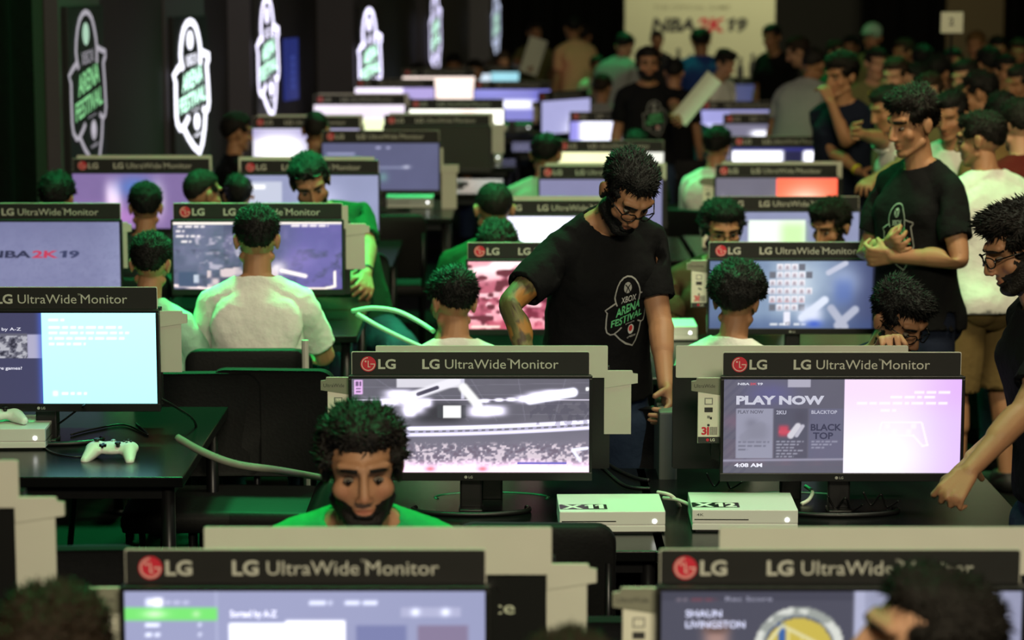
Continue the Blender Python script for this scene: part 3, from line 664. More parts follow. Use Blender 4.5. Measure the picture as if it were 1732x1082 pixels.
def scr_menu(n):
    c = Canvas(n, n * 43 // 100, (.405, .40, .46)); L = c.u < .508
    c.mix(.45 * (np.sin((c.u * 2.4 + c.v) * 60) > .3) * (c.u < .10) * (c.v > .0), (.33, .33, .41)); c.blob(.19, .16, .1, .12, (.40, .39, .62), .8); c.blob(.05, .45, .05, .08, (.5, .40, .48), .8); c.mix(.35 * c.fbm(12, 4), (.36, .35, .42)); c.mix(.4 * (np.abs(c.v - .78) < .14) * c.noise(30, 8, 12), (.50, .40, .47))
    c.rect(.27, .0, .365, .09, (.69, .68, .75)); c.mix(np.exp(-((c.v - .865 + .03 * c.u) / .012) ** 2) * .9, (.64, .63, .72))
    c.rect(.055, .315, .21, .84, (.60, .60, .68)); c.words(.065, .66, .13, .018, (.45, .45, .52), 3); c.words(.065, .70, .12, .018, (.45, .45, .52), 4); c.words(.065, .74, .04, .018, (.45, .45, .52), 4)
    c.blob(.12, .47, .025, .05, (.50, .50, .57), .9); c.blob(.145, .57, .05, .09, (.53, .53, .60), .9, 3); c.line(.09, .62, .16, .50, .05, (.54, .54, .61), .6)
    c.rect(.215, .315, .355, .84, (.33, .33, .40), .7); c.rect(.36, .315, .505, .84, (.42, .42, .52), .8); c.blob(.325, .40, .03, .08, (.32, .31, .37), .7)
    c.blob(.255, .55, .022, .06, (.80, .30, .38), 1, 4); c.rect(.235, .545, .285, .575, (.80, .32, .40)); c.line(.285, .60, .315, .50, .035, (.83, .82, .86)); c.line(.31, .60, .335, .50, .02, (.75, .74, .80))
    for k in range(6): c.words(.225, .655 + k * .032, .115 - .02 * (k % 3), .016, (.66, .66, .73), 20 + k, .8)
    for k in range(3): c.words(.372, .655 + k * .032, .115 - .03 * k, .016, (.64, .64, .72), 30 + k, .8)
    g = np.stack([.97 - .07 * sstep(.72, 1, c.u), .925 - .15 * sstep(.72, 1.0, c.u) - .05 * sstep(.5, .1, c.v), np.full_like(c.u, 1.0)], -1)
    c.A = np.where(L[..., None], c.A, g * 1.02 + np.array((.05, .10, .05)) * np.exp(-((c.v - .8) / .25) ** 2 - ((c.u - .65) / .2) ** 2)[..., None])
    for k, (v, x0, x1) in enumerate(((.13, .80, .955), (.18, .70, .89), (.245, .56, .94), (.32, .66, .73))): c.words(x0, v, x1 - x0, .028, (1.02, 1.0, 1.05), 40 + k, .9)
    w_ = (1.03, 1.0, 1.06)
    for u0, v0, u1, v1 in ((.67, .46, .83, .46), (.665, .47, .645, .70), (.835, .47, .86, .70), (.645, .70, .665, .71), (.86, .70, .84, .71), (.665, .71, .70, .60), (.84, .71, .80, .60), (.70, .60, .80, .60)): c.line(u0, v0, u1, v1, .012, w_, .8)
    for u, v in ((.69, .5), (.80, .5), (.72, .56), (.78, .56)): c.blob(u, v, .012, .03, w_, .7, 4)
    return c.A
def scr_library(n, right=True):
    c = Canvas(n, n * 43 // 100, (.27, .27, .37)); c.mix(.25 * sstep(.0, .5, c.u), (.25, .26, .46))
    c.rect(.20, .23, .437, .50, (.40, .40, .46)); f = c.fbm(40, 9); c.mix((c.u > .20) * (c.u < .437) * (c.v > .25) * (c.v < .50) * sstep(.45, .6, f), (.72, .72, .76)); c.mix((c.u > .20) * (c.u < .437) * (c.v > .25) * (c.v < .50) * sstep(.42, .3, f), (.2, .2, .26))
    c.rect(.437, .24, .52, .50, (.70, .69, .80)); c.words(.30, .60, .10, .02, (.42, .42, .52), 4)
    g = np.stack([.84 - .05 * (c.v), 1.22 + 0 * c.u, 1.26 + 0 * c.u], -1); R_ = c.u > .499; c.A = np.where(R_[..., None], g, c.A); w_ = (1.05, 1.25, 1.28)
    c.mix(np.exp(-((c.u - .499) / .018) ** 2) * (c.u < .499) * .6, (.3, .42, .9))
    for k, (v, a, b) in enumerate(((.07, .53, .60), (.15, .53, .85), (.21, .53, .88), (.27, .53, .86), (.33, .53, .69))): c.words(a, v, b - a, .028, w_, 50 + k, 1)
    c.blob(.553, .885, .012, .03, w_, 1, 4); c.words(.58, .87, .11, .03, w_, 60, 1); return c.A
def scr_dash(n):
    c = Canvas(n, n * 43 // 100, (.64, .655, .80)); c.mix(.5 * sstep(.4, 1, c.u), (.60, .62, .76)); c.rect(.255, -1, .2585, 2, (.75, .77, .90))
    w_ = (1.08, 1.1, 1.2)
    c.rect(.0, .125, .258, .215, (.50, .93, .48)); c.blob(.085, .17, .03, .025, (.9, 1.1, .85), 1); c.blob(.20, .17, .01, .02, (.8, 1.0, .75))
    c.blob(.073, .088, .013, .03, w_, .9, 4); c.blob(.095, .088, .014, .033, (1.2, 1.2, 1.25), 1, 4); c.words(.115, .078, .065, .022, (.86, .87, 1.0), 3)
    for k in range(9): c.words(.058, .235 + k * .068, .04, .025, w_, 10 + k); c.words(.205, .235 + k * .068, .008, .02, w_, 30 + k)
    c.words(.512, .078, .062, .026, w_, 4); c.words(.61, .078, .09, .026, w_, 5); c.rect(.765, .125, .93, .19, (.72, .73, .86)); c.blob(.805, .157, .012, .025, w_); c.blob(.888, .157, .012, .025, w_)
    c.rect(.29, .235, .445, .99, (1.15, 1.16, 1.22)); c.rect(.445, .215, .61, .99, (1.2, 1.2, 1.25)); c.blob(.37, .6, .05, .2, (.5, .55, .8)); c.blob(.53, .6, .06, .2, (.6, .5, .5)); c.rect(.64, .25, .78, .95, (.5, .52, .7)); c.rect(.81, .25, .95, .95, (.55, .5, .62)); return c.A
def scr_rating(n):
    c = Canvas(n, n * 43 // 100, (.31, .31, .37)); c.rect(.0, .0, .535, .075, (.28, .28, .34)); c.words(.045, .06, .03, .018, (.55, .5, .55), 3); c.words(.085, .06, .07, .018, (.5, .28, .33), 4)
    c.rect(.555, -1, 2, 2, (.62, .63, .74)); c.rect(.535, -1, .565, 2, (.70, .71, .82)); c.mix((c.u > .58) * .4 * c.fbm(7, 7), (.5, .51, .60))
    U, Vv, ro = .385, .42, .30; d = np.hypot((c.u - U) * 2.4, c.v - Vv)
    c.mix((d < ro) & (d > ro * .78), (.62, .64, .62)); c.mix(((d < ro) & (d > ro * .80)) * (c.noise(40, 20, 6) > .62) * 1., (.86, .87, .84)); c.mix(d < ro * .79, (.20, .28, .44)); c.mix(d < ro * .74, (.80, .72, .32))
    c.mix((d < ro * .74) * (c.v > Vv + .03 - .10 * (c.u - U)), (.55, .60, .50)); c.rect(U - .058, Vv - .18, U - .038, Vv + .25, (.24, .40, .66)); c.line(U - .048, Vv - .17, U + .10, Vv + .02, .01, (.9, .88, .7)); c.line(U - .048, Vv - .17, U - .12, Vv + .06, .01, (.9, .88, .7)); c.line(U - .13, Vv + .08, U + .13, Vv + .02, .022, (.92, .88, .6))
    for k in range(8): c.line(U - .03 + k * .018, Vv - .13 + k * .021, U - .03 + k * .018, Vv + .05, .003, (.9, .86, .6))
    c.blob(.155, .34, .036, .10, (.66, .53, .50), 1, 3); c.blob(.155, .27, .034, .04, (.42, .33, .31), 1, 3); c.blob(.155, .56, .08, .14, (.75, .76, .82), 1, 4)
    c.rect(.89, .155, .965, .185, (.86, .87, .98)); c.blob(.93, .30, .03, .06, (.42, .42, .48), .9); return c.A
def scr_title(n):
    c = Canvas(n, n * 43 // 100, (.50, .51, .66)); c.mix(.5 * c.fbm(14, 5), (.58, .59, .73)); c.mix(.5 * sstep(.5, .0, c.v), (.44, .45, .60)); c.mix(sstep(.8, 1.05, c.u) * .4, (.63, .65, .8)); c.mix(.3 * (c.noise(80, 40, 8) > .7), (.46, .47, .62)); return c.A
def scr_shooter(n):
    c = Canvas(n, n * 43 // 100, (.34, .33, .47)); c.mix(.8 * sstep(.35, .8, c.fbm(9, 2)), (.56, .52, .68)); c.mix(sstep(.5, .8, c.u) * .75, (.45, .37, .72)); c.mix((c.u < .6) * .6 * sstep(.45, .7, c.fbm(14, 20)), (.30, .34, .42)); c.mix((c.u < .30) * .5, (.44, .47, .58))
    c.mix(.8 * sstep(.50, .78, .6 * c.noise(26, 15, 5) + .4 * c.noise(50, 28, 55)) * (c.u > .12) * (c.u < .42) * (c.v > .22) * (c.v < .7), (.82, .78, .86)); c.mix(.6 * sstep(.50, .8, c.fbm(16, 15)) * (c.v > .4), (.26, .24, .36))
    c.mix((c.v > .62 + .30 * np.abs(c.u - .55)) * sstep(.35, .55, c.noise(16, 8, 9)) * (c.u > .2) * (c.u < .62), (.90, .82, .84)); c.blob(.74, .55, .10, .2, (.60, .50, .82), .6); c.blob(.62, .68, .05, .1, (1, .95, 1), .9); c.line(.64, .72, .78, .80, .03, (1.1, 1.05, 1.05))
    c.line(0, .025, 1, .02, .02, (1.1, 1.05, 1.0)); c.line(0, .94, .2, .985, .02, (1.1, 1, 1)); c.line(.2, .985, .9, .985, .02, (1.1, 1.03, 1.0)); c.line(.955, .74, .955, .95, .018, (1.15, 1.1, 1.05)); c.line(.9, .98, .955, .95, .02, (1.1, 1.05, 1))
    for k, (u, v, w_) in enumerate(((.03, .06, .16), (.02, .13, .05), (.02, .20, .15), (.05, .28, .06), (.70, .05, .22))): c.words(u, v, w_, .03, (1.1, 1.05, 1.05), 70 + k)
    c.rect(.03, .74, .14, .96, (.30, .34, .48)); c.rect(.12, .78, .15, .9, (.8, .83, .9)); return c.A
def scr_flames(n):
    c = Canvas(n, n * 43 // 100, (.80, .40, .50)); f = c.fbm(9, 41); c.mix(sstep(.50, .62, f), (1.05, .72, .78)); c.mix(sstep(.46, .34, f), (.52, .16, .27)); c.mix(sstep(.40, .05, c.v) * sstep(.32, .60, c.noise(10, 6, 3)), (1.15, 1.05, 1.05)); c.mix(sstep(.62, .70, c.noise(24, 14, 9)) * (c.v > .4), (1.05, .82, .86))
    c.mix(sstep(.75, 1, c.v) * .4, (.86, .25, .36)); c.mix(sstep(.64, .8, c.noise(22, 12, 29)), (.45, .14, .24)); c.rect(.02, .94, .19, .975, (1.1, 1.0, .95)); return c.A
def scr_select(n):
    c = Canvas(n, n * 43 // 100, (.42, .50, .64)); c.mix(.8 * c.fbm(6, 51), (.63, .72, .82)); c.mix(sstep(.62, 1, c.u), (.28, .31, .46)); c.mix(sstep(.75, 1.0, c.v) * .5, (.25, .33, .52)); c.blob(.52, .35, .14, .4, (.92, .97, 1.0), .75); c.blob(.80, .30, .09, .22, (.80, .86, .98), .6); c.mix((c.u < .12) * .6, (.3, .36, .52))
    for r_, (v, a, b) in enumerate(((.05, 4, 8), (.165, 3, 9), (.28, 3, 8), (.40, 2, 9), (.52, 3, 8), (.64, 3, 8))):
        for k in range(a, b):
            u = .225 + k * .043
            dk = (r_, k) in ((0, 7), (1, 3), (1, 8), (5, 3), (5, 7)); c.rect(u, v, u + .037, v + .095, (.44, .45, .50) if dk else (.98, .97, 1.0))
            if not dk: c.blob(u + .018, v + .055, .010, .03, (.62, .55, .60), .85, 3); c.rect(u + .004, v + .07, u + .033, v + .09, (.80, .62, .66) if r_ == 4 else (.74, .74, .80))
    c.rect(.44, .75, .478, .95, (.95, .95, 1)); c.words(.36, .92, .09, .028, (1, 1, 1), 5); c.words(.50, .92, .08, .028, (1, 1, 1), 6)
    c.blob(.60, .80, .07, .14, (.95, .97, 1.05), .9, 3); c.line(.55, .84, .68, .58, .06, (.9, .93, 1)); c.line(.76, .95, .86, .72, .06, (.72, .74, .82)); c.line(.80, .97, .72, .70, .06, (.72, .74, .82)); c.blob(.62, .93, .05, .06, (.25, .38, .8), .9); c.line(.70, .18, .80, .04, .04, (.78, .80, .88)); c.blob(.79, .45, .06, .2, (.35, .45, .72), .7, 3); c.rect(.96, 0, 1, 1, (.14, .15, .22)); return c.A
def scr_plain(n, base, bits=(), seed=1):
    c = Canvas(n, n * 43 // 100, base); c.mix(.25 * c.fbm(5, seed), tuple(x * 1.25 for x in base))
    for b in bits:
        if b[0] == 'r': c.rect(*b[1:])
        elif b[0] == 'b': c.blob(*b[1:])
        else: c.words(*b[1:])
    return c.A

# ---------------------------------------------------------------- the badge worn on the shirts and lit on the pillars
def badge(parts, s, y=0., ls=1.):
    """adds the badge to mesh builders: outline, grey, white, green, red; unit height s, centred, in x,z"""
    O, GY, WH, GN, RD = parts
    Q = lambda p: (((p[0] - 640) / 720) * s, y, -((p[1] - 560) / 720) * s)
    def stroke(pts, w_=13, mb=O):
        P = np.array(pts, float); n = len(P); L_ = []; R__ = []
        for i in range(n):
            d = P[min(i + 1, n - 1)] - P[max(i - 1, 0)]; d /= np.linalg.norm(d) + 1e-9; nn = np.array([-d[1], d[0]]) * w_ / 2 * ls; L_.append(P[i] + nn); R__.append(P[i] - nn)
        V = [Q(p) for p in L_] + [Q(p) for p in R__]; mb.add(V, [(i, i + 1, n + i + 1, n + i) for i in range(n - 1)])
    dome = [(526, 462), (508, 420), (500, 380), (508, 330), (525, 280), (552, 238), (590, 212), (630, 203), (672, 212), (706, 236), (732, 280), (750, 325), (758, 370), (756, 400), (756, 440)]
    stroke(dome); stroke([(515, 428), (460, 455), (408, 487), (432, 522)]); stroke([(432, 518), (430, 600), (432, 700), (445, 745), (480, 775), (515, 772), (560, 742), (595, 712)])
    stroke([(760, 368), (815, 382), (868, 392), (866, 412), (836, 440)]); stroke([(836, 436), (850, 540), (858, 650), (845, 685), (820, 700), (775, 678)])
    stroke([(520, 770), (580, 828), (650, 880), (728, 918), (765, 868), (795, 790), (812, 700)])
    def disc(cx, cy, rx, ry, mb):
        mb.add([Q((cx + rx * math.cos(a), cy + ry * math.sin(a))) for a in np.linspace(0, 2 * math.pi, 25)[:-1]], [tuple(range(24))])
    def ring(cx, cy, rx, ry, w_, mb): stroke([(cx + rx * math.cos(a), cy + ry * math.sin(a)) for a in np.linspace(0, 2 * math.pi, 25)], w_, mb)
    disc(626, 303, 40, 52, GY)
    for a, b in (((600, 270), (626, 300)), ((652, 270), (626, 300)), ((626, 296), (606, 345)), ((626, 296), (648, 345))): stroke([a, ((a[0] + b[0]) / 2, (a[1] + b[1]) / 2), b], 9, RD[1])
    def tx(st, p0, cap, wd, rot, mb, bold=0.):
        P, F, w0 = text(st, bold); c, sn = math.cos(R(rot)), math.sin(R(rot)); sx = wd / w0
        V = [Q((p0[0] + px_ * sx * c + pz * cap * .12 * 0 - pz * cap * sn * -1 * 0, p0[1] - px_ * sx * sn - pz * cap)) for px_, pz in P]; mb.add(V, F)
    tx('XBOX', (566, 446), 62, 152, 6, WH); tx('ARENA', (520, 585), 96, 266, 13, GN, .02); tx('FESTIVAL', (480, 698), 84, 345, 12, GN, .02)
    tx('powered by', (636, 692), 14, 100, 8, WH); disc(698, 747, 36, 47, WH); disc(694, 740, 22, 28, RD[0]); tx('vodafone', (654, 834), 24, 104, 8, WH)

def put_run(mbs, strs, x, z, width, cap, y, bold=.05, shear=0., gap=.06):
    ws = [text(s_, bold)[2] for s_ in strs]; k = width / (sum(ws) + gap * (len(ws) - 1))
    for mb, s_, w_ in zip(mbs, strs, ws): put_text(mb, s_, x, z, cap, y, w_ * k, bold, shear=shear); x += (w_ + gap) * k
# ---------------------------------------------------------------- monitor with its header card and side card
MW, MH, MB0, MT = .70, .307, .098, .405          # width, height, lowest and top edge above the desk
def rrect(x0, z0, x1, z1, r, n=4):
    P = []
    for cx_, cz_, a0 in ((x1 - r, z0 + r, -90), (x1 - r, z1 - r, 0), (x0 + r, z1 - r, 90), (x0 + r, z0 + r, 180)):
        for k in range(n + 1): a = R(a0 + 90 * k / n); P.append((cx_ + r * math.cos(a), cz_ + r * math.sin(a)))
    return P
SHARED = {}
def share(key, name, parent, fn):
    if key in SHARED:
        o = bpy.data.objects.new(name, SHARED[key]); S.collection.objects.link(o); o.parent = parent; return o
    o = fn(); SHARED[key] = o.data; return o
def monitor(loc, rz, label, picture=None, header=True, side=True, rez=60, group=None, lines=(), brand=True, hdr_dx=0., detail=True):
    """faces -y at rz = 0; loc is the point of the desk under the middle of the panel. lines: lettering on the display, (text, u, v, cap, colour, width, bold, shear)"""
    root = empty('monitor', loc, R(rz)); tag(root, label, 'monitor', group)
    def housing():
        m = MB(); m.prism(rrect(-MW / 2, MB0, MW / 2, MT, .008), .0, .022); m.prism(rrect(-MW * .34, MB0 + .03, MW * .34, MT - .05, .02), .022, .05); m.prism(rrect(-.06, .16, .06, .28, .01), .05, .062)
        return smooth_by_angle(m.build('housing', M_PLASTIC, root))
    share('housing', 'housing', root, housing)
    def bez():
        m = MB(); y0, y1 = -.008, .0005
        for a, b in (((-MW / 2, MB0), (MW / 2, MB0 + .024)), ((-MW / 2, MT - .009), (MW / 2, MT)), ((-MW / 2, MB0 + .024), (-MW / 2 + .009, MT - .009)), ((MW / 2 - .009, MB0 + .024), (MW / 2, MT - .009))):
            m.box((a[0], y0, a[1]), (b[0], y1, b[1]), 0, .0015)
        return m.build('bezel', M_PLASTIC, root)
    share('bezel', 'bezel', root, bez)
    def neck():
        m = MB(); m.box((-.032, .03, .008), (.032, .055, .2), 0, .006); return m.build('stand_neck', M_PLASTIC, root)
    share('neck', 'stand_neck', root, neck)
    def base():
        m = MB(); P = [(.17 * math.sin(a), -.06 - .07 * math.cos(a) + .055) for a in np.linspace(-1.9, 1.9, 19)]
        m.tube([(x, y + .03, .007) for x, y in P], .0075, 8); m.box((-.035, .0, .0), (.035, .07, .012), 0, .004); return m.build('stand_base', M_PLASTIC, root, True)
    share('base', 'stand_base', root, base)
    x0, x1, z0, z1 = -MW / 2 + .009, MW / 2 - .009, MB0 + .024, MT - .009
    if picture is not None:
        A = picture; ny, nx = A.shape[:2]; gx, gz = np.meshgrid(np.linspace(x0, x1, nx), np.linspace(z1, z0, ny))
        V = np.stack([gx, np.full_like(gx, -.0015), gz], -1).reshape(-1, 3); i = np.arange(ny * nx).reshape(ny, nx); F = np.stack([i[1:, :-1], i[1:, 1:], i[:-1, 1:], i[:-1, :-1]], -1).reshape(-1, 4)
        scr = mk('screen', V, F, M_SCREEN, root, False, col=lin(A.reshape(-1, 3)))
        if lines:
            byc = {}
            for t_ in lines: byc.setdefault(t_[4], []).append(t_)
            for c_, ls in byc.items():
                m = MB()
                for st, u, v, cap, _, wd, bold, shear in ls: put_text(m, st, x0 + u * (x1 - x0), z1 - v * (z1 - z0), cap * (z1 - z0), -.0022, wd * (x1 - x0) if wd else None, bold, shear=shear)
                V = np.concatenate(m.V); mk('screen_lettering', V, m.F, M_SCREEN, scr, False, col=np.tile(lin(c_), (len(V), 1)))
    else:
        m = MB(); m.box((x0, -.002, z0), (x1, -.0005, z1)); m.build('screen', mat('dark_display', (.17, .165, .15), .3, vary=.05, scale=4), root)
    if brand:
        def bm_():
            m = MB(); m.disc((-.014, MB0 + .011), .0045, -.0088, -.007, 12); put_text(m, 'LG', -.006, MB0 + .0075, .0075, -.0085, bold=.02); return m.build('brand_mark', mat('silver_print', (.66, .66, .64), .4, vary=.03), root)
        share('brand', 'brand_mark', root, bm_)
    if header:
        hx0, hx1, hz0, hz1 = -.341, .341, MT - .001, MT + .063; W_ = hx1 - hx0
        def card():
            m = MB(); m.prism(rrect(hx0, hz0 - .028, hx1, hz1, .004, 2), .0240, .0265, 0); m.prism(rrect(hx0 - .002, hz0 - .030, hx1 + .002, hz1 + .002, .004, 2), .0265, .0305, 1); return m.build('header_card', [M_CARDF, M_CARDB], root)
        hc = share('card', 'header_card', root, card)
        def logo():
            m = MB(); c_ = (hx0 + .068 * W_, (hz0 + hz1) / 2 - .002); m.disc(c_, .0225, .0232, .0241, 28, 0)
            def arc(r, a0, a1, w_, n=20):
                P = [(r * math.cos(a), r * math.sin(a)) for a in np.linspace(R(a0), R(a1), n)]
                V = []; F = []
                for k, (x, z) in enumerate(P):
                    s_ = 1 + w_ / 2 / r; t_ = 1 - w_ / 2 / r; V += [(c_[0] + x * s_, .0228, c_[1] + z * s_), (c_[0] + x * t_, .0228, c_[1] + z * t_)]
                    if k: F.append((2 * k - 2, 2 * k - 1, 2 * k + 1, 2 * k))
                m.add(V, F, 1)
            arc(.0185, 92, 360, .0026); m.box((c_[0] + .006, .0228, c_[1] - .0013), (c_[0] + .0195, .0232, c_[1] + .0013), 1); m.box((c_[0] - .0013, .0228, c_[1] - .0095), (c_[0] + .0013, .0232, c_[1] + .010), 1); m.box((c_[0], .0228, c_[1] - .0095), (c_[0] + .006, .0232, c_[1] - .007), 1); m.disc((c_[0] - .0075, c_[1] + .0078), .0028, .0228, .0232, 10, 1)
            return m.build('round_logo', [M_RED, mat('pale_pink_print', (.86, .72, .7), .6, vary=.02)], hc)
        share('logo', 'round_logo', hc, logo)
        def letter(which):
            m = MB(); zb = (hz0 + hz1) / 2 - .0155; X = lambda f: hx0 + f * W_
            if which == 0: put_text(m, 'LG', X(.110), zb, .0285, .0234, .074 * W_, .028); return m.build('brand_lettering', M_LETTER, hc)
            put_text(m, 'LG', X(.296), zb, .0285, .0234, .073 * W_, .028); put_text(m, 'UltraWide', X(.392), zb, .0285, .0234, .257 * W_, .0); put_text(m, 'TM', X(.654), zb + .024, .006, .0234, .014 * W_); put_text(m, 'Monitor', X(.668), zb, .0285, .0234, .203 * W_, .0)
            return m.build('header_lettering', M_LETTER, hc)
        share('letter0', 'brand_lettering', hc, lambda: letter(0)); share('letter', 'header_lettering', hc, lambda: letter(1))
    if side:
        sx0, sx1 = -MW / 2 - .062, -MW / 2 + .016; sz0, sz1 = MT - .2, MT - .01
        def strip():
            m = MB(); m.box((sx0, .0235, sz0), (sx1, .026, sz1), 0); m.box((sx0 - .001, .026, sz0 - .001), (sx1 + .001, .0285, sz1 + .001), 1)
            m.prism([(sx0 - .020, sz1 - .037), (sx1, sz1 - .052), (sx1, sz1), (sx0 - .004, sz1), (sx0 - .006, sz1 - .008), (sx0 - .020, sz1 - .010)], .0215, .0233, 2); m.prism([(sx0 - .020, sz1 - .037), (sx1, sz1 - .052), (sx1, sz1), (sx0 - .004, sz1), (sx0 - .006, sz1 - .008), (sx0 - .020, sz1 - .010)], .0285, .0310, 1)
            return m.build('side_card', [M_WHITEPRINT, M_CARDB, M_OLIVE], root)
        sc_ = share('strip', 'side_card', root, strip)
        def sp_():
            m = MB(); y = .0231
            put_text(m, 'UltraWide', sx0 - .012, sz1 - .028, .011, .0211, .060, mi=0)
            m.box((sx0 + .018, y, sz1 - .078), (sx0 + .042, y + .0003, sz1 - .058), 3); m.box((sx0 + .021, y - .0003, sz1 - .075), (sx0 + .039, y, sz1 - .061), 1); m.box((sx0 + .018, y, sz1 - .100), (sx0 + .042, y + .0003, sz1 - .086), 0); m.box((sx0 + .026, y, sz1 - .118), (sx0 + .034, y + .0003, sz1 - .110), 3); m.box((sx0 + .034, y, sz1 - .121), (sx0 + .040, y + .0003, sz1 - .114), 0); m.disc((sx0 + .030, sz1 - .138), .004, y, y + .0004, 10, 0)
            put_text(m, '3', sx0 + .010, sz0 + .025, .022, y - .0002, .015, .04, mi=2); m.box((sx0 + .026, y, sz0 + .023), (sx0 + .032, y + .0003, sz0 + .047), 2)
            for k in range(8): m.box((sx0 + .034 + k * .0028, y, sz0 + .023), (sx0 + .0355 + k * .0028, y + .0003, sz0 + .047), 0)
            m.box((sx0, y, sz0), (sx1, y + .0003, sz0 + .018), 0); m.disc((sx0 + .028, sz0 + .009), .0045, y - .0005, y, 12, 2); put_text(m, 'LG', sx0 + .036, sz0 + .0055, .008, y - .0004, bold=.02, mi=1)
            return m.build('side_card_lettering', [M_DARKPRINT, M_WHITEPRINT, M_RED, mat('grey_icon', (.5, .5, .48), .7, vary=.05)], sc_)
        share('stripprint', 'side_card_lettering', sc_, sp_)
    return root

# ---------------------------------------------------------------- furniture and gear
def table(loc, w_, d, label, h=.72, group=None, rz=0.):
    root = empty('table', loc, R(rz)); tag(root, label, 'table', group)
    def top():
        m = MB(); m.box((-w_ / 2, -d / 2, h - .03), (w_ / 2, d / 2, h), 0, .004); return m.build('table_top', M_DESK, root)
    share(('top', w_, d, h), 'table_top', root, top)
    for sx in (-1, 1):
        for sy in (-1, 1):
            def leg(): m = MB(); m.tube([(0, 0, 0), (0, 0, h - .03)], .02, 10); m.tube([(0, 0, 0), (0, 0, .02)], .026, 10); return m.build('leg', M_METAL, root, True)
            l_ = share(('leg', h), 'leg', root, leg); l_.location = (sx * (w_ / 2 - .05), sy * (d / 2 - .05), 0)
    def frame():
        m = MB(); a, b = w_ / 2 - .05, d / 2 - .05
        for y in (-b, b): m.box((-a, y - .012, h - .07), (a, y + .012, h - .03))
        for x in (-a, a): m.box((x - .012, -b, h - .07), (x + .012, b, h - .03))
        return m.build('frame', M_METAL, root)
    share(('frame', w_, d, h), 'frame', root, frame); return root
def chair(loc, rz, label, group=None, seat_h=.45, back_h=.86):
    """the sitter faces -y at rz = 0"""
    root = empty('chair', loc, R(rz)); tag(root, label, 'chair', group)
    def seat():
        m = MB(); m.box((-.215, -.22, seat_h - .07), (.215, .22, seat_h), 0, .025); o = m.build('seat', M_CHAIR, root, True); return o
    share(('seat', seat_h), 'seat', root, seat)
    def back():
        bm = bmesh.new(); m = MB(); P = rrect(-.21, seat_h + .03, .21, back_h, .05, 6); n = len(P)
        rows = []
        for y, k in ((-.022, .93), (-.03, .985), (.0, 1.0), (.018, .99), (.024, .95)):
            cz = (seat_h + .03 + back_h) / 2; rows.append([(x * k, .215 + y + .10 * (z - seat_h) + .10 * (x / .21) ** 2 * -.12, cz + (z - cz) * k) for x, z in P])
        V = [p for r_ in rows for p in r_]; F = [tuple(range(n))] + [((i + 1) % n + r_ * n, i + r_ * n, i + (r_ + 1) * n, (i + 1) % n + (r_ + 1) * n) for r_ in range(4) for i in range(n)] + [tuple(range(5 * n - 1, 4 * n - 1, -1))]
        m.add(V, F); bm.free(); return smooth_by_angle(m.build('backrest', M_CHAIR, root), 50)
    share(('back', seat_h, back_h), 'backrest', root, back)
    for sx in (-1, 1):
        def fleg(): m = MB(); m.tube([(0, -.19, 0), (0, -.19, seat_h - .06), (0, .19, seat_h - .06)], .0115, 8); return m.build('leg', M_METAL, root, True)
        share(('fleg', seat_h), 'leg', root, fleg).location = (sx * .19, 0, 0)
        def rleg(): m = MB(); m.tube([(0, .25, 0), (0, .19, seat_h - .06), (0, .232, seat_h + .03), (0, .252, back_h - .1)], .0115, 8); return m.build('leg', M_METAL, root, True)
        share(('rleg', seat_h, back_h), 'leg', root, rleg).location = (sx * .19, 0, 0)
    return root
def console(loc, rz, label, sticker=None, group=None, four=False):
    """front at -y"""
    root = empty('game_console', loc, R(rz)); tag(root, label, 'console', group)
    W_, D, H = .295, .23, .064
    def body(): m = MB(); m.box((-W_ / 2, -D / 2, .026), (W_ / 2, D / 2, H), 0, .002); m.box((-W_ / 2, -D / 2, .006), (W_ / 2, D / 2, .0235), 0, .002); m.box((-W_ / 2 + .003, -D / 2 + .003, .02), (W_ / 2 - .003, D / 2 - .003, .03), 0); return m.build('body', M_WHITEP, root)
    share('cbody', 'body', root, body)
    def base(): m = MB(); m.box((-W_ / 2 + .01, -D / 2 + .01, 0), (W_ / 2 - .01, D / 2 - .01, .0075)); return m.build('base', M_PLASTIC, root)
    share('cbase', 'base', root, base)
    def slot(): m = MB(); m.box((-W_ / 2 + .006, -D / 2 - .0006, .0345), (.01, -D / 2 + .001, .0375)); return m.build('disc_slot', M_PLASTIC, root)
    share('cslot', 'disc_slot', root, slot)
    def btn(): m = MB(); m.disc((W_ / 2 - .03, .036), .0062, -D / 2 - .0015, -D / 2 + .001, 18); return m.build('power_button', M_LED, root)
    share('cbtn', 'power_button', root, btn)
    def vents():
        m = MB()
        for k in range(14): m.box((W_ / 2 - .0005, -D / 2 + .02 + k * .014, .010), (W_ / 2 + .0006, -D / 2 + .027 + k * .014, H - .008))
        return m.build('side_vents', M_PLASTIC, root)
    tag(share('cvent', 'side_vents', root, vents), kind='stuff')
    if sticker:
        m = MB(); m.prism([(0, 0)] * 0 or rrect(-W_ / 2 + .002, -.03, -W_ / 2 + .135, .03, .004, 2), 0, .0008); V = np.concatenate(m.V); V = np.stack([V[:, 0], V[:, 2] - .055, H + .0008 - V[:, 1]], 1)
        st = mk('sticker', V, m.F, M_PLASTIC, root)
        m = MB(); put_text(m, sticker, -W_ / 2 + .009, -.080, .050, 0, .118, .04); V = np.concatenate(m.V); V = np.stack([V[:, 0], V[:, 2], np.full(len(V), H + .0013)], 1); mk('sticker_lettering', V, m.F, mat('white_print', (.9, .9, .88), .6, vary=.02), st)
    if four:
        m = MB(); put_text(m, '4K', -W_ / 2 + .012, .046, .008, -D / 2 - .0006, .02); m.build('front_mark', M_DARKPRINT, root)
    return root
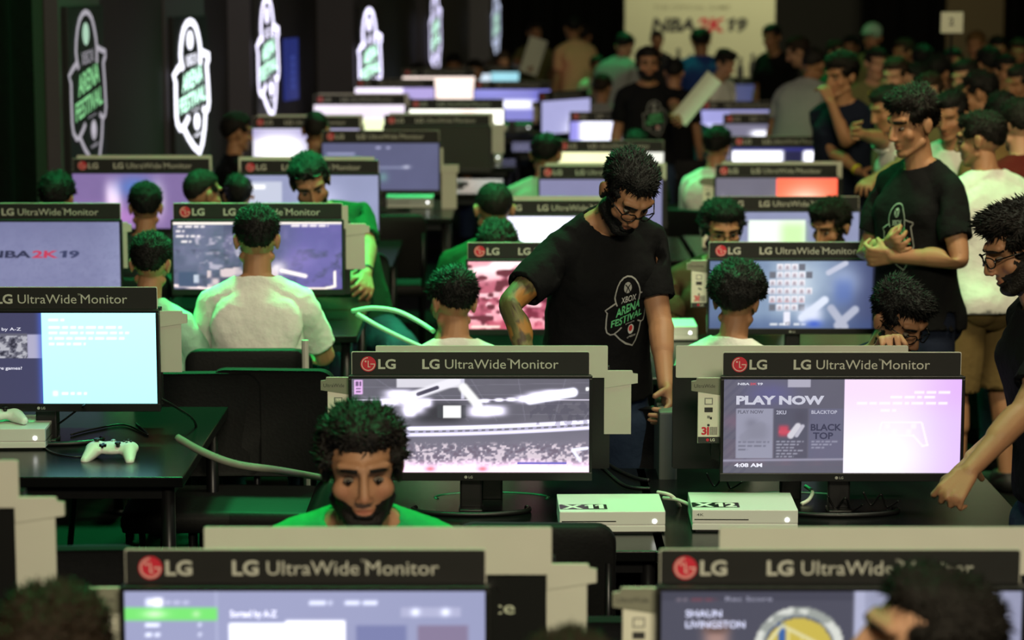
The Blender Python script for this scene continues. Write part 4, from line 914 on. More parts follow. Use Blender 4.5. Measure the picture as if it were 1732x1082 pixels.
def gamepad(loc, rot, label):
    """grips towards -y, face up"""
    root = empty('game_controller', loc); root.rotation_euler = rot; tag(root, label, 'controller')
    m = MB(); m.ell((0, .012, .026), (.058, .034, .017)); m.ell((.045, .010, .026), (.034, .034, .019)); m.ell((-.045, .010, .026), (.034, .034, .019))
    for s in (1, -1): m.add(*capsule((.052 * s, .0, .024), .024, (.066 * s, -.055, .014), .0135)); m.ell((.05 * s, .035, .022), (.022, .012, .012))
    o = m.build('shell', M_WHITEP, root, True); md = o.modifiers.new('r', 'REMESH'); md.mode = 'VOXEL'; md.voxel_size = .0035; sm = o.modifiers.new('s', 'SMOOTH'); sm.iterations = 5; sm.factor = .5
    dg = bpy.context.evaluated_depsgraph_get(); me = bpy.data.meshes.new_from_object(o.evaluated_get(dg)); o.modifiers.clear(); o.data = me; o.data.polygons.foreach_set('use_smooth', np.ones(len(me.polygons), bool))
    for x, y in ((-.045, .018), (.022, -.006)):
        t = MB(); t.tube([(x, y, .038), (x, y, .048)], .006, 10); t.tube([(x, y, .048), (x, y, .052)], [.009, .0085], 14); t.build('thumbstick', M_PLASTIC, root, True)
    t = MB(); t.box((-.032, -.010, .038), (-.012, -.004, .046)); t.box((-.025, -.017, .038), (-.019, .003, .046)); t.build('direction_pad', M_PLASTIC, root)
    for x, y in ((.045, .009), (.045, .029), (.035, .019), (.055, .019)): t = MB(); t.ell((x, y, .0445), (.0045, .0045, .003), 10); t.build('face_button', M_PLASTIC, root, True)
    t = MB(); t.ell((0, .030, .042), (.0075, .0075, .003), 14); t.build('guide_button', mat('silver_button', (.6, .6, .6), .3, .5, vary=.05), root, True)
    for s in (1, -1): t = MB(); t.ell((.045 * s, .040, .026), (.022, .008, .007), 12); t.build('bumper', mat('grey_bumper', (.7, .71, .7), .3, vary=.03), root, True)
    return root
def cable(pts, r, m, label, name='cable', group=None):
    P = [Vector(p) for p in pts]; out = []
    for i in range(len(P) - 1):
        a, b, c_, d = P[max(i - 1, 0)], P[i], P[i + 1], P[min(i + 2, len(P) - 1)]
        for k in range(8):
            t = k / 8; out.append(.5 * ((2 * b) + (c_ - a) * t + (2 * a - 5 * b + 4 * c_ - d) * t * t + (3 * b - a - 3 * c_ + d) * t ** 3))
    out.append(P[-1]); mb = MB(); mb.tube(out, r, 8); return tag(mb.build(name, m, None, True), label, 'cable', group)
# ================================================================ the hall
def struct(o): return tag(o, kind='structure')
RISE = .15
def wx(y): return -2.56 + .085 * (y - 11.5)
M_WALL = mat('dark_wall_panel', (.155, .145, .135), .75, bump=.05, scale=20, vary=.12)
M_BLACKW = mat('black_drape', (.035, .034, .033), .95, bump=.3, scale=12, vary=.2, spec=.05)
M_PILLAR = mat('painted_pillar', (.27, .26, .285), .7, vary=.08, scale=4)
M_CARPET = mat('dark_carpet', (.075, .075, .075), .95, bump=.3, scale=260, vary=.35, spec=.05)
m = MB(); m.box((-6, -5, -.1), (10, 39, 0)); struct(m.build('floor', M_CARPET))
m = MB(); m.box((-6, -5, 6.2), (10, 39, 6.3)); struct(m.build('ceiling', mat('black_ceiling', (.06, .06, .06), .9, vary=.1)))
m = MB(); m.add([(wx(-5) - .0, -5, 0), (wx(39), 39, 0), (wx(39) - .1, 39, 0), (wx(-5) - .1, -5, 0)] + [(wx(-5), -5, 6.2), (wx(39), 39, 6.2), (wx(39) - .1, 39, 6.2), (wx(-5) - .1, -5, 6.2)], [(0, 1, 5, 4), (1, 2, 6, 5), (2, 3, 7, 6), (3, 0, 4, 7), (4, 5, 6, 7), (3, 2, 1, 0)]); struct(m.build('wall_left', M_WALL))
m = MB(); m.box((-4, 38, 0), (10, 38.2, 6.2)); struct(m.build('wall_back', mat('dark_wall_olive', (.12, .115, .095), .8, bump=.05, scale=10, vary=.15)))
m = MB(); m.box((9.8, -5, 0), (10, 38, 6.2)); struct(m.build('wall_right', M_BLACKW))
edge = [(-1.0, 2.5), (-.86, 4.6), (-.80, 7.4), (-.45, 9.8), (-.38, 12), (-.22, 14.4), (0., 15.7), (.10, 17.6), (.62, 22), (.72, 24)]
E = [(x, y) for x, y in edge] + [(wx(24) + .02, 24), (wx(2.5) + .02, 2.5)]
n = len(E); m = MB(); m.add([(x, y, 0) for x, y in E] + [(x, y, RISE) for x, y in E], [tuple(range(2 * n - 1, n - 1, -1))[::-1], tuple(range(n))[::-1]] + [(i, (i + 1) % n, n + (i + 1) % n, n + i) for i in range(n)])
o = struct(m.build('trim_1', M_CARPET)); o['label'] = 'low carpeted platform under the tables along the pillar wall'
# black drape at the near end of the pillar wall, tan and black panels on the far wall
m = MB(); P = [(wx(y) + .07 + .03 * math.sin(y * 14), y) for y in np.linspace(7.5, 12.2, 90)]
k = len(P); m.add([(x, y, RISE) for x, y in P] + [(x, y, 5.5) for x, y in P], [(i, i + 1, k + i + 1, k + i) for i in range(k - 1)]); o = m.build('drape', M_BLACKW, None, True); tag(o, 'black drape covering the near end of the pillar wall', 'drape')
def panel(px0, px1, y, z0, z1, m_, nm, label, cat):
    a, b = at_h(px0, y, 1.5).x, at_h(px1, y, 1.5).x; m = MB(); m.box((a, y, z0), (b, y + .08, z1), 0, .01); return tag(m.build(nm, m_), label, cat)
panel(1596, 1692, 36.0, 0, 4, mat('tan_board', (.34, .29, .20), .8, vary=.06), 'wall_board', 'tall tan board standing against the far wall behind the crowd', 'board')
def drape(px0, px1, y, label, m_=M_BLACKW):
    a, b = at_h(px0, y, 1.5).x, at_h(px1, y, 1.5).x; X = np.linspace(a, b, 60); m = MB()
    m.add([(x, y + .06 * math.sin(x * 14), .02) for x in X] + [(x, y + .06 * math.sin(x * 14), 5) for x in X], [(i, i + 1, 61 + i, 60 + i) for i in range(59)]); return tag(m.build('drape', m_, None, True), label, 'drape')
drape(1452, 1594, 36.5, 'black drape between the tan board and the pale backdrop on the far wall')
drape(1696, 1900, 36.5, 'black drape past the tan board at the far corner')
drape(860, 1056, 37, 'dark drape on the far wall between the last pillar sign and the backdrop')
# ---- lit badges on the angled pillars of the wall
E_W = lambda nm, c, st: mat(nm, c, .5, emit=st, vary=0)
def lit(nm, c, st):
    if nm in MATS: return MATS[nm]
    m = bpy.data.materials.new(nm); m.use_nodes = True; b = m.node_tree.nodes['Principled BSDF']; b.inputs['Base Color'].default_value = (.02, .02, .02, 1)
    b.inputs['Emission Color'].default_value = tuple(lin(c)) + (1,); b.inputs['Emission Strength'].default_value = st; MATS[nm] = m; return m
signs = [(146, 152, 13.0, .84, 11.5, (.66, .64, .68), 1.0, 'first and largest, its letters readable'), (322, 148, 15.7, .86, 17, (.95, .95, 1), 2.2, 'second from the drape, glowing white'), (451, 98, 17.7, .87, 11, (.92, .90, 1), 2.2, 'third from the drape, beside the blue strip'),
         (624, 104, 21.5, .92, 17, (.90, .88, 1), 2.4, 'fourth from the drape, above the tables'), (735, 56, 28.5, 1.1, 9, (.88, .86, 1), 1.8, 'fifth from the drape, thin and tall'), (838, 40, 34.5, 1.0, 9, (.8, .84, .95), 1.4, 'last and smallest, close to the far drape')]
for i, (px, py, zc, hh, th, cw, st, ds) in enumerate(signs):
    p = at(px, py, zc); rz = R(90 - th); root = empty('wall_sign', p, rz); tag(root, 'lit festival badge on a pillar, ' + ds, 'sign', 'lit badges along the pillar wall')
    sx = .65 / .72 * .5
    O, GY, WH, GN, RD = [MB() for _ in range(5)]; RB = MB(); badge((O, GY, WH, GN, (RD, RB)), hh, -.012, 2.0 if i == 0 else 2.9)
    m = MB(); m.box((-.26, -.008, -hh / 2 - .03), (.26, .03, hh / 2 + .03), 0, .005); m.build('back_panel', mat('sign_panel', (.12, .12, .13), .5, vary=.05), root)
    for nm, mb, c, s_ in (('outline', O, cw, st), ('emblem', GY, (.7, .85, .75) if i == 0 else cw, st * .9), ('lettering', WH, cw, st), ('lettering', GN, (.55, .85, .58) if i == 0 else (.80, 1, .90), st * 1.0), ('dot', RD, cw, st * 1.5)):
        if mb.V:
            V = np.concatenate(mb.V); mk(nm, V, mb.F, lit('sign_%s_%d' % (nm + ('_green' if mb is GN else ''), i), c, s_), root)
    # pillar: an angled pier standing out of the wall line
    t = Vector((math.sin(R(th)), math.cos(R(th)), 0)); nn = Vector((math.cos(R(th)), -math.sin(R(th)), 0)); b = Vector((p.x, p.y, 0)) - nn * .03
    c4 = [b - t * .30, b + t * .30, b + t * .30 - nn * .42, b - t * .30 - nn * .42]
    m = MB(); m.add([(q.x, q.y, 0) for q in c4] + [(q.x, q.y, 6.2) for q in c4], [(0, 1, 5, 4), (1, 2, 6, 5), (2, 3, 7, 6), (3, 0, 4, 7), (4, 5, 6, 7), (3, 2, 1, 0)]); struct(m.build('wall_pillar', M_PILLAR))
p = at(493, 117, 18.9); root = empty('wall_banner', p, R(78)); tag(root, 'narrow blue lit strip banner beside the third pillar badge', 'banner')
m = MB(); m.box((-.16, -.01, -.24), (.16, .02, .24), 0, .003); m.build('panel', lit('blue_banner', (.12, .17, .46), .8), root)
for k in range(5): m = MB(); m.box((-.05, -.0115, -.15 + k * .055), (.05, -.0105, -.115 + k * .055)); m.build('mark', lit('blue_banner_mark', (.22, .28, .6), .8), root)
# ---- pale backdrop with the game's title
zb = 30.; a, b = at_h(1057, zb, 1.7), at_h(1311, zb, 1.7); Yb = a.y; root = empty('backdrop_banner', ((a.x + b.x) / 2, Yb, 0)); tag(root, 'pale printed backdrop with a bold title on the far wall', 'banner'); wb = b.x - a.x
m = MB(); m.box((-wb / 2, 0, .35), (wb / 2, .03, 3.1), 0, .004); m.build('panel', mat('pale_fabric', (.80, .80, .68), .9, vary=.05, scale=3), root)
for sx in (-1, 1): m = MB(); m.tube([(sx * (wb / 2 - .05), .06, 0), (sx * (wb / 2 - .05), .06, 3.12)], .025, 8); m.tube([(sx * (wb / 2 - .05), -.25, .02), (sx * (wb / 2 - .05), .35, .02)], .02, 8); m.build('leg', M_METAL, root)
def bx(px): return (px - CX) / FPX * zb - (a.x + b.x) / 2
zt = at(1100, 53, zb).z; cap = .165
mbs = [MB(), MB(), MB()]; put_run(mbs, ('NBA', '2K', '19'), bx(1102), zt, 160 / FPX * zb, cap, -.002, .045, .18)
for m, mt in zip(mbs, (M_DARKPRINT, M_RED, M_DARKPRINT)): m.build('lettering', mt, root)
m = MB(); put_text(m, 'THE OFFICIAL GAME', bx(1105), zt + .27, .05, -.002, .95, .01); m.build('lettering', mat('faint_print', (.6, .58, .48), .8, vary=.03), root)
r2 = np.random.default_rng(4)                                   # printed row of small trainers and players under the title
for k in range(11):
    x = bx(1085 + k * 21); z = zt - .12 - r2.uniform(.28, .42); m = MB(); m.ell((x, .0, z), (.045, .003, .14), 12); m.ell((x, .0, z + .17), (.028, .003, .035), 10); m.ell((x + .03, .0, z - .15), (.05, .003, .022), 10); m.build('printed_figure', M_DARKPRINT, root)

# ================================================================ tables with monitors back to back
H = .72
def mon(px, zc, floor=0., rz=0., label='', dz=0., **kw):
    p = at_h(px, zc, floor + H + .25); return monitor((p.x, p.y, floor + H + dz), rz, label, **kw)
TB = 'black desks set in rows'
def tab(px, zc, floor, label, d=1.1, w_=.98, off=.13, dx=0.):
    p = at_h(px, zc, floor + H); return table((p.x + dx, p.y + off, floor), w_, d, label, H, TB)
hi, md, lo = 200, 110, 50
def run3(u, v, wd, cap, c1, c2, c3, bold, shear):
    out = []; ws = [text(s_, bold)[2] for s_ in ('NBA', '2K', '19')]; k = wd / (sum(ws) + .12)
    for s_, w_, c_ in zip(('NBA', '2K', '19'), ws, (c1, c2, c3)): out.append((s_, u, v, cap, c_, w_ * k, bold, shear)); u += (w_ + .06) * k
    return out
LAV = (.62, .64, .80)
W1 = (1.0, 1.0, 1.08)
# --- nearest row
tab(517, 4.6, 0, 'black desk under the front row monitor with the lavender menu', dx=.05)
tab(1421, 4.6, 0, 'black desk under the front row monitor with the basketball emblem', dx=.06)
mon(517, 4.594, label='near monitor showing a lavender menu with one green bar', picture=scr_dash(170), lines=[('Sorted by A-Z', .292, .185, .047, (1.1, 1.1, 1.2), .13, .03, 0)])
mon(1421, 4.594, label='near monitor showing a round yellow and blue team emblem', picture=scr_rating(190),
    lines=[('SHAUN', .068, .185, .050, (.92, .93, 1.05), .10, .02, 0), ('LIVINGSTON', .068, .262, .050, (.92, .93, 1.05), .165, .02, 0), ('Rec Score', .178, .072, .032, (.66, .66, .74), .13, 0, 0), ('99', .905, .125, .075, (1, 1, 1.1), .045, .0, 0)])
o = mon(642, 4.83, rz=180, label='monitor turned away behind the lavender menu monitor, pale card back', picture=scr_plain(24, (.8, .85, .9)))
m = MB(); put_text(m, 'ice', -.0, 0, .028, 0, .056, .005); V = np.concatenate(m.V); V = np.stack([-(V[:, 0] + .214), np.full(len(V), .0225), V[:, 2] + .292], 1)
mk('rear_lettering', V, m.F, mat('pale_rear_print', (.72, .74, .66), .6, vary=.03), o)
mon(1503, 4.83, rz=180, label='monitor turned away behind the basketball emblem monitor, pale card back', picture=scr_plain(24, (.5, .5, .6)))
tab(-250, 4.83, RISE, 'black desk at the near corner of the carpeted platform', off=-.1)
mon(-250, 4.83, RISE, 180, 'monitor turned away at the near corner, pale side card showing', dz=-.02, picture=scr_plain(24, (.4, .4, .5)))
# --- row in focus
tab(796, 6.96, 0, 'black desk carrying the arena monitor and the X11 console', dx=.03, w_=1.02)
tab(1424, 6.95, 0, 'black desk carrying the PLAY NOW monitor and the X12 console', dx=-.02, w_=1.08)
tab(72, 7.22, RISE, 'black desk with two white controllers and the cyan menu monitor', off=.10, w_=.86, dx=.05)
mon(796, 6.96, label='sharp monitor showing a basketball arena under white lights', picture=scr_arena(260))
o = bpy.context.scene.objects['screen'] if 0 else None
mon(1424, 6.95, label='sharp monitor, half grey PLAY NOW menu and half glowing violet', picture=scr_menu(260),
    lines=[('PLAY NOW', .053, .265, .088, (.80, .80, .86), .37, .05, 0), ('PLAY NOW', .060, .365, .037, (.38, .38, .44), .108, .02, 0), ('2KU', .222, .372, .040, (.72, .72, .79), .042, .03, 0), ('BLACKTOP', .370, .368, .038, (.74, .74, .81), .108, .02, 0),
           ('4:08 AM', .048, .935, .040, (.95, .95, 1), .118, .035, 0), ('BLACK', .368, .545, .070, (.24, .24, .33), .13, .03, 0), ('TOP', .378, .635, .070, (.25, .25, .34), .085, .03, 0)] + run3(.058, .062, .105, .024, (.85, .85, .9), (.80, .32, .38), (.85, .85, .9), .03, .1))
mon(832, 7.2, rz=180, label='monitor turned away behind the arena monitor, pale card back', dz=-.012, picture=scr_plain(24, (.6, .6, .7)))
mon(1336, 7.2, rz=180, label='monitor turned away behind the PLAY NOW monitor, pale card back', dz=-.012, picture=scr_plain(24, (.6, .6, .7)), side=False)
mon(72, 7.22, RISE, label='monitor on the platform showing a bright cyan white panel', picture=scr_library(220),
    lines=[('Sorted by A-Z', .235, .195, .034, (.93, .93, .98), .175, .01, 0), ('Want more games?', .205, .625, .034, (.95, .95, 1), .205, .01, 0)])
mon(84, 7.5, RISE, 180, 'monitor turned away behind the cyan panel monitor', header=False, dz=-.03, picture=scr_plain(24, (.5, .6, .6)))
# --- second row
tab(61, 9.8, RISE, 'black desk under the grey title screen monitor', w_=.86); tab(436, 9.8, RISE, 'black desk under the purple shooting game monitor', w_=.86); tab(935, 9.73, 0, 'black desk under the pink flames monitor', w_=.8); tab(1343, 9.75, 0, 'black desk under the blue character grid monitor', w_=1.12, dx=-.02)
mon(61, 9.8, RISE, label='monitor showing a grey lavender title screen with bold letters', picture=scr_title(md), side=False,
    lines=run3(.215, .53, .54, .105, (.20, .21, .32), (.78, .24, .36), (.24, .26, .40), .035, .15))
mon(436, 9.8, RISE, label='monitor showing a purple and grey shooting game', picture=scr_shooter(150), side=False)
mon(50, 10.1, RISE, 180, 'monitor turned away behind the title screen monitor', header=False, dz=-.03, picture=scr_plain(20, (.5, .5, .6)))
mon(451, 10.1, RISE, 180, 'monitor turned away behind the shooting game monitor, pale side card', dz=-.035, picture=scr_plain(20, (.5, .55, .6)))
mon(935, 9.73, label='monitor showing pink and white flames of a game', picture=scr_flames(130), side=False)
mon(1343, 9.75, label='monitor showing a grid of white character tiles on blue', picture=scr_select(190), lines=[('VS', .447, .95, .05, (.4, .38, .45), .03, .02, 0)])
# --- third row and beyond
rows = [  # px, zc, raised, picture, label of the monitor, side card
    (239, 12.1, 1, scr_plain(md, (.50, .42, .62), [('b', .30, .45, .06, .3, (1.05, .95, 1.05), 1, 3), ('b', .45, .25, .12, .2, (.35, .5, .8), .9), ('b', .62, .5, .05, .3, (1, .95, 1), .9), ('b', .95, .4, .06, .3, (1.1, 1.1, 1.15), 1), ('b', .28, .8, .3, .2, (.80, .55, .85), .8)], 3), 'monitor with a mauve and white game beside the drape, pale card behind', 0),
    (524, 12.0, 1, scr_plain(md, (.58, .60, .74), [('r', .02, .12, .30, .5, (.80, .82, .90)), ('r', .0, .53, .32, .62, (.55, .92, .60)), ('r', .03, .18, .18, .25, (1.1, 1.1, 1.1)), ('b', .60, .5, .12, .3, (.85, .86, 1.0), .8)], 5), 'monitor with a pale grey menu behind the man with raised sunglasses', 0),
    (959, 11.5, 0, scr_plain(md, (.95, .95, 1.05), [('b', .3, .5, .3, .5, (1.3, 1.3, 1.35), .8)], 7), 'monitor with a blank white screen behind the staff man', 0),
    (1333, 11.7, 0, scr_plain(md, (.55, .57, .70), [('r', .22, .15, .62, .75, (1.0, 1.05, 1.0)), ('r', .28, .55, .52, .62, (.75, .8, .6)), ('r', .45, .2, .62, .75, (.75, .95, .55), .6, .05), ('r', .2, .78, .6, .86, (.6, .66, .72)), ('r', .22, .88, .62, .96, (.7, 1, .8))], 9), 'monitor with a pale green bordered picture between two seated men', 1),
    (644, 14.2, 1, scr_plain(md, (.35, .36, .49), [('r', .04, .21, .28, .26, (.62, .64, .78)), ('r', .46, .09, .50, .12, (.8, .8, .95)), ('r', .55, .09, .58, .12, (.8, .8, .95)), ('r', .35, .50, .70, .54, (.55, .57, .7)), ('b', .72, .51, .03, .03, (.85, .86, .95)), ('b', .52, .72, .04, .1, (.45, .62, .62), .8)], 11), 'monitor with a dim slate blue menu beside an upright pale card', 0),
    (1016, 13.5, 0, scr_plain(lo, (.50, .50, .64), [('b', .35, .7, .12, .15, (.62, .62, .76))], 13), 'monitor with a grey violet screen behind the staff man\'s head', 0),
    (1313, 13.6, 0, scr_plain(md, (.42, .41, .47), [('r', .5, .02, 1.2, 1.2, (1.25, .48, .34)), ('b', .74, .6, .16, .35, (1.3, 1.15, 1.05)), ('b', .06, .5, .02, .14, (.62, .62, .68)), ('b', .25, .6, .05, .2, (.5, .5, .56))], 15), 'monitor with half its screen glowing orange red', 1),
    (518, 15.5, 1, scr_plain(md, (.72, .70, .84), [('r', -.1, .05, 1.2, .25, (.62, .58, .80)), ('b', .25, .6, .25, .5, (1.3, 1.3, 1.25), 1, 3), ('b', .7, .25, .2, .2, (.7, .66, .85), .8)], 17), 'monitor with a blown out white screen facing two players', 0),
    (739, 15.7, 1, None, 'monitor with a switched off brown grey display', 0),
    (1032, 15.5, 0, scr_plain(lo, (1.1, 1.1, .85), [('r', .5, -1, 2, 2, (1.0, 1.0, .95))], 19), 'monitor with a yellow white screen seen over the grey violet one', 0),
    (1326, 15.9, 0, scr_plain(lo, (1.25, 1.25, 1.3), [('r', .49, -.2, .68, 1.2, (.14, .14, .28), 1, .02), ('r', -.1, -.2, 1.2, .10, (.20, .20, .5))], 21), 'monitor with a white screen split by a dark middle', 0),
    (608, 18.2, 1, scr_plain(lo, (1.0, .95, 1.02), [('r', .5, .4, 1.1, 1.2, (1.1, 1.15, .9))], 23), 'monitor with a pinkish white screen under the fourth pillar badge', 0),
    (772, 17.6, 1, scr_plain(lo, (1.3, 1.3, 1.22), [('b', .62, .3, .1, .3, (1.2, .95, .9), .8)], 25), 'monitor with a white screen glowing past the switched off one', 0),
    (1039, 18.6, 0, scr_plain(lo, (1.15, 1.15, 1.25), [('r', -.1, -.1, .12, 1.1, (.62, .60, .95), 1, .05)], 27), 'monitor with a white screen before the far staff man', 0),
    (1300, 18.3, 0, scr_plain(lo, (.46, .45, .54), [('b', .42, .28, .12, .10, (1.2, 1.2, 1.25), 1, 4)], 29), 'monitor with a grey screen and one white box, pale card on top', 1),
    (1255, 20.1, 0, scr_plain(lo, (.62, .62, .86), [('r', .05, .4, .9, .55, (.85, .85, 1.05)), ('r', .45, .5, .75, .9, (.30, .42, .95))], 31), 'monitor with a lilac screen beside the man\'s raised forearm', 0),
    (866, 21.7, .6, scr_plain(lo, (.52, .52, .82), [('r', .3, .35, .9, .62, (1.15, 1.15, 1.25), 1, .03), ('b', .9, .4, .12, .5, (.36, .36, .80), .9), ('b', .2, .1, .3, .1, (.62, .62, .95), .8)], 33), 'monitor with a violet screen and one white bar', 0),
    (668, 20.8, 1, scr_plain(lo, (1.1, 1.05, 1.15), [('r', .6, -1, 1.2, 2, (.72, .66, .9))], 35), 'monitor with a white lilac screen far along the platform', 0),
    (742, 22.9, 1, scr_plain(lo, (1.15, 1.05, 1.0), [], 37), 'monitor with a rosy white screen far along the platform', 0),
    (778, 27, 0, scr_plain(lo, (.85, .92, .98), [], 39), 'small far monitor with a pale blue screen', 0),
    (832, 27.4, 0, scr_plain(lo, (.62, .86, .92), [], 41), 'small far monitor with a turquoise screen', 0),
    (1275, 24.5, 0, scr_plain(lo, (.28, .30, .45), [], 43), 'small far monitor with a dark blue screen', 0)]
for k, (px, zc, up, pic, lb, sd) in enumerate(rows):
    fl = RISE * up; mon(px, zc, fl, label=lb, picture=pic, side=bool(sd), detail=False); tab(px, zc, fl, d=1.1 if zc < 17 else .72, label=lb.replace('monitor with', 'black desk under the monitor with', 1) if len(lb.split()) < 11 else 'black desk holding the ' + ' '.join(lb.split()[:8]), w_=.86 if up else .96)
    if k in (0, 1, 2, 5, 6, 7, 8, 11, 14): mon(px + (8 if k != 1 else -4), zc + .26, fl, 180, 'monitor turned away behind the ' + ' '.join(lb.replace('monitor with ', '').split()[:8]) + ' one', side=k in (8, 4), detail=False)
o = mon(957, 20.2, .08, 52, 'monitor turned sideways with a lilac screen near the pink shirted person', picture=scr_plain(lo, (.66, .66, .84), [('b', .7, .9, .2, .3, (1.1, 1.1, 1.2), 1)], 45)); tab(957, 20.2, .08, 'black desk under the sideways monitor', w_=.9)
# upright pale cards: taped next to monitors further back
p = at_h(758, 14.3, RISE + 1.0); m = MB(); root = empty('side_card', (p.x, p.y, RISE + H)); tag(root, 'upright pale card standing beside the slate blue menu monitor', 'card')
m.box((-.04, 0, .0), (.05, .006, .25), 0, .001); m.box((-.055, -.004, .215), (.062, .0, .262), 0, .001); m.build('card', M_CARDB, root); m = MB(); m.box((-.055, .006, .25), (-.03, .010, .36)); m.build('strut', M_CARDB, root)

# ================================================================ gear on the desks
def on_desk(px, py, h): return on_h(px, py, h)
p = on_desk(1035, 905, H); console((p.x, p.y + .13, H), 1, 'white game console with sticker X11 on the arena desk', 'X11')
p = on_desk(1262, 902, H); console((p.x, p.y + .13, H), -1, 'white game console with sticker X12 on the PLAY NOW desk', 'X12', four=True)
p = on_desk(-12, 763, H + RISE); console((p.x, p.y + .13, H + RISE), 2, 'white game console with a white controller lying on its top')
gamepad((p.x - .005, p.y + .10, H + RISE + .0635), (R(0), 0, R(25)), 'white controller lying on top of the white console')
p = on_desk(186, 778, H + RISE); gamepad((p.x, p.y + .035, H + RISE), (R(12), 0, R(-4)), 'white controller with black cable lying at the desk edge')
def far_console(px, py, fl, label, dx=0): p = on_desk(px, py, fl + H); return console((p.x, p.y + .1, fl + H), 0, label, group='consoles on the desks further back')
far_console(1120, 576, 0, 'white green lit console before the brown shirted man'); far_console(690, 352, RISE, 'white console beside the slate blue menu monitor'); far_console(815, 274, RISE, 'white console past the switched off monitor'); far_console(872, 222, .09, 'white console under the violet screen')
# cables
zt = H + RISE + .004
C = lambda *pts: [on_desk(px, py, h) for px, py, h in pts]
cable(C((146, 684, zt + .13), (135, 690, zt + .10), (100, 716, zt + .03), (70, 735, zt), (80, 760, zt), (120, 772, zt), (160, 768, zt), (185, 752, zt + .02)), .003, M_CABLEB, 'thin black cable looping from the white controller to the cyan monitor')
cable(C((120, 735, zt), (160, 725, zt), (210, 718, zt), (250, 735, zt), (230, 716, zt)), .003, M_CABLEB, 'thin black cable coiled under the cyan panel monitor')
cable([at(268, 672, 7.3), at(300, 690, 7.35), at(330, 715, 7.5), at(330, 760, 7.6)], .004, M_CABLEB, 'black cable hanging off the edge of the platform desk')
cable([at(300, 740, 6.55), at(345, 765, 6.5), at(400, 785, 6.5), at(470, 795, 6.6), on_desk(545, 808, H + .012), on_desk(600, 820, H + .011), on_desk(650, 812, H + .011)], .011, mat('grey_cable', (.46, .46, .42), .6, vary=.05), 'thick grey cable slung from the platform desk towards the arena desk')
cable(C((1015, 775, H + .005), (1040, 792, H + .005), (1075, 808, H + .005), (1098, 812, H + .005)), .006, M_CABLEB, 'black cable lying on the desk beside the arena monitor')
cable(C((1000, 770, H + .005), (1030, 800, H + .005), (1060, 822, H + .005), (1100, 826, H + .005)), .005, M_CABLEB, 'second black cable lying on the desk beside the arena monitor')
a = on_desk(1122, 842, H + .03); b = on_desk(1172, 856, H + .03)
cable([a, (a + b) / 2 + Vector((0, 0, .006)), b], .0055, M_CABLEW, 'short pale cable bridging the X11 and X12 consoles')
cable([on_desk(1112, 832, H + .05), on_desk(1135, 838, H + .045), on_desk(1150, 856, H + .0), on_desk(1160, 885, H - .12), on_desk(1165, 930, H - .3)], .0055, M_CABLEW, 'pale cable bending over the desk edge behind the X11 console')
cable(C((1362, 822, H + .03), (1374, 832, H + .02), (1368, 845, H + .01), (1356, 852, H + .004)), .006, M_CABLEW, 'pale cable curling behind the X12 console')
for k, (x0, y0) in enumerate(((1195, 800), (1400, 838), (1460, 832))):
    cable(C((x0, y0, H + .05), (x0 + 14, y0 + 22, H + .01), (x0 + 30, y0 + 4, H + .05), (x0 + 40, y0 + 25, H + .004), (x0 + 60, y0 + 15, H + .03)), .003, M_CABLEB, ('tangled black cable below the side card of the PLAY NOW monitor', 'tangled black cable under the PLAY NOW monitor stand', 'looped black cable under the glowing violet half')[k])
cable([at(597, 526, 9.1), at(630, 521, 9.0), at(670, 526, 8.9), at(705, 542, 8.8), at(733, 560, 8.7)], .009, M_CABLEW, 'pale green lit cable arching towards the dark haired player')
cable([at(604, 531, 9.1), at(640, 552, 9.0), at(680, 572, 8.9), at(715, 588, 8.8)], .009, M_CABLEW, 'pale green lit cable running straight below the arching one')
# ================================================================ empty chairs
def put_chair(px, py, zc, floor, rz, label, bh=.86):
    p = at_h(px, zc, floor + bh); return chair((p.x + .25 * math.sin(R(rz)), p.y - .25 * math.cos(R(rz)), floor), rz, label, 'padded chairs among the desks', back_h=bh)
# ================================================================ people
def seat_for(info, who, **kw):
    fl = info['floor']; sh = round(max(.36, info['seat'] - fl) / .02) * .02; r = info['root'].location
    return chair((r.x, r.y, fl), info['yaw'], 'black padded chair under ' + who, 'padded chairs among the desks', seat_h=sh, back_h=sh + .40)
def sitter(who, label, *a, **k):
    k.setdefault('sit', True); i = person(label, *a, **k); seat_for(i, who); return i
FW = dict(lean=10, head=(0, 12, 0))
# --- the near ones
sitter('the bearded man in green', 'person in a bright green tee with dark beard and bushy hair, looking down', 610, 668, 5.42, yaw=4, shirt='green', hair='curly', hairc='dark', tone='tan', beard=.007, lod=0, lean=36, head=(2, -8, 0), sleeve=.2, wide=1.05)
sitter('the dark haired player at the near corner', 'person with tousled dark brown hair seen from behind, beside the lavender menu', 85, 972, 3.75, yaw=170, shirt='charcoal', hair='curly', hairc='brown', lod=0, lean=8, head=(0, 6, 0))
sitter('the player turned towards the basketball emblem', 'person with short dark hair in profile before the basketball emblem monitor', 1572, 938, 3.7, yaw=222, shirt='charcoal', hair='short', hairc='dark', tone='light', lod=0, lean=4, head=(52, -16, 0))
sitter('the player whose hair just shows by the pale tag', 'person whose brown hair just shows below the hanging pale tag', 962, 1050, 3.55, yaw=178, shirt='brown', hair='short', hairc='brown', lod=0, lean=10, head=(0, 10, 0))
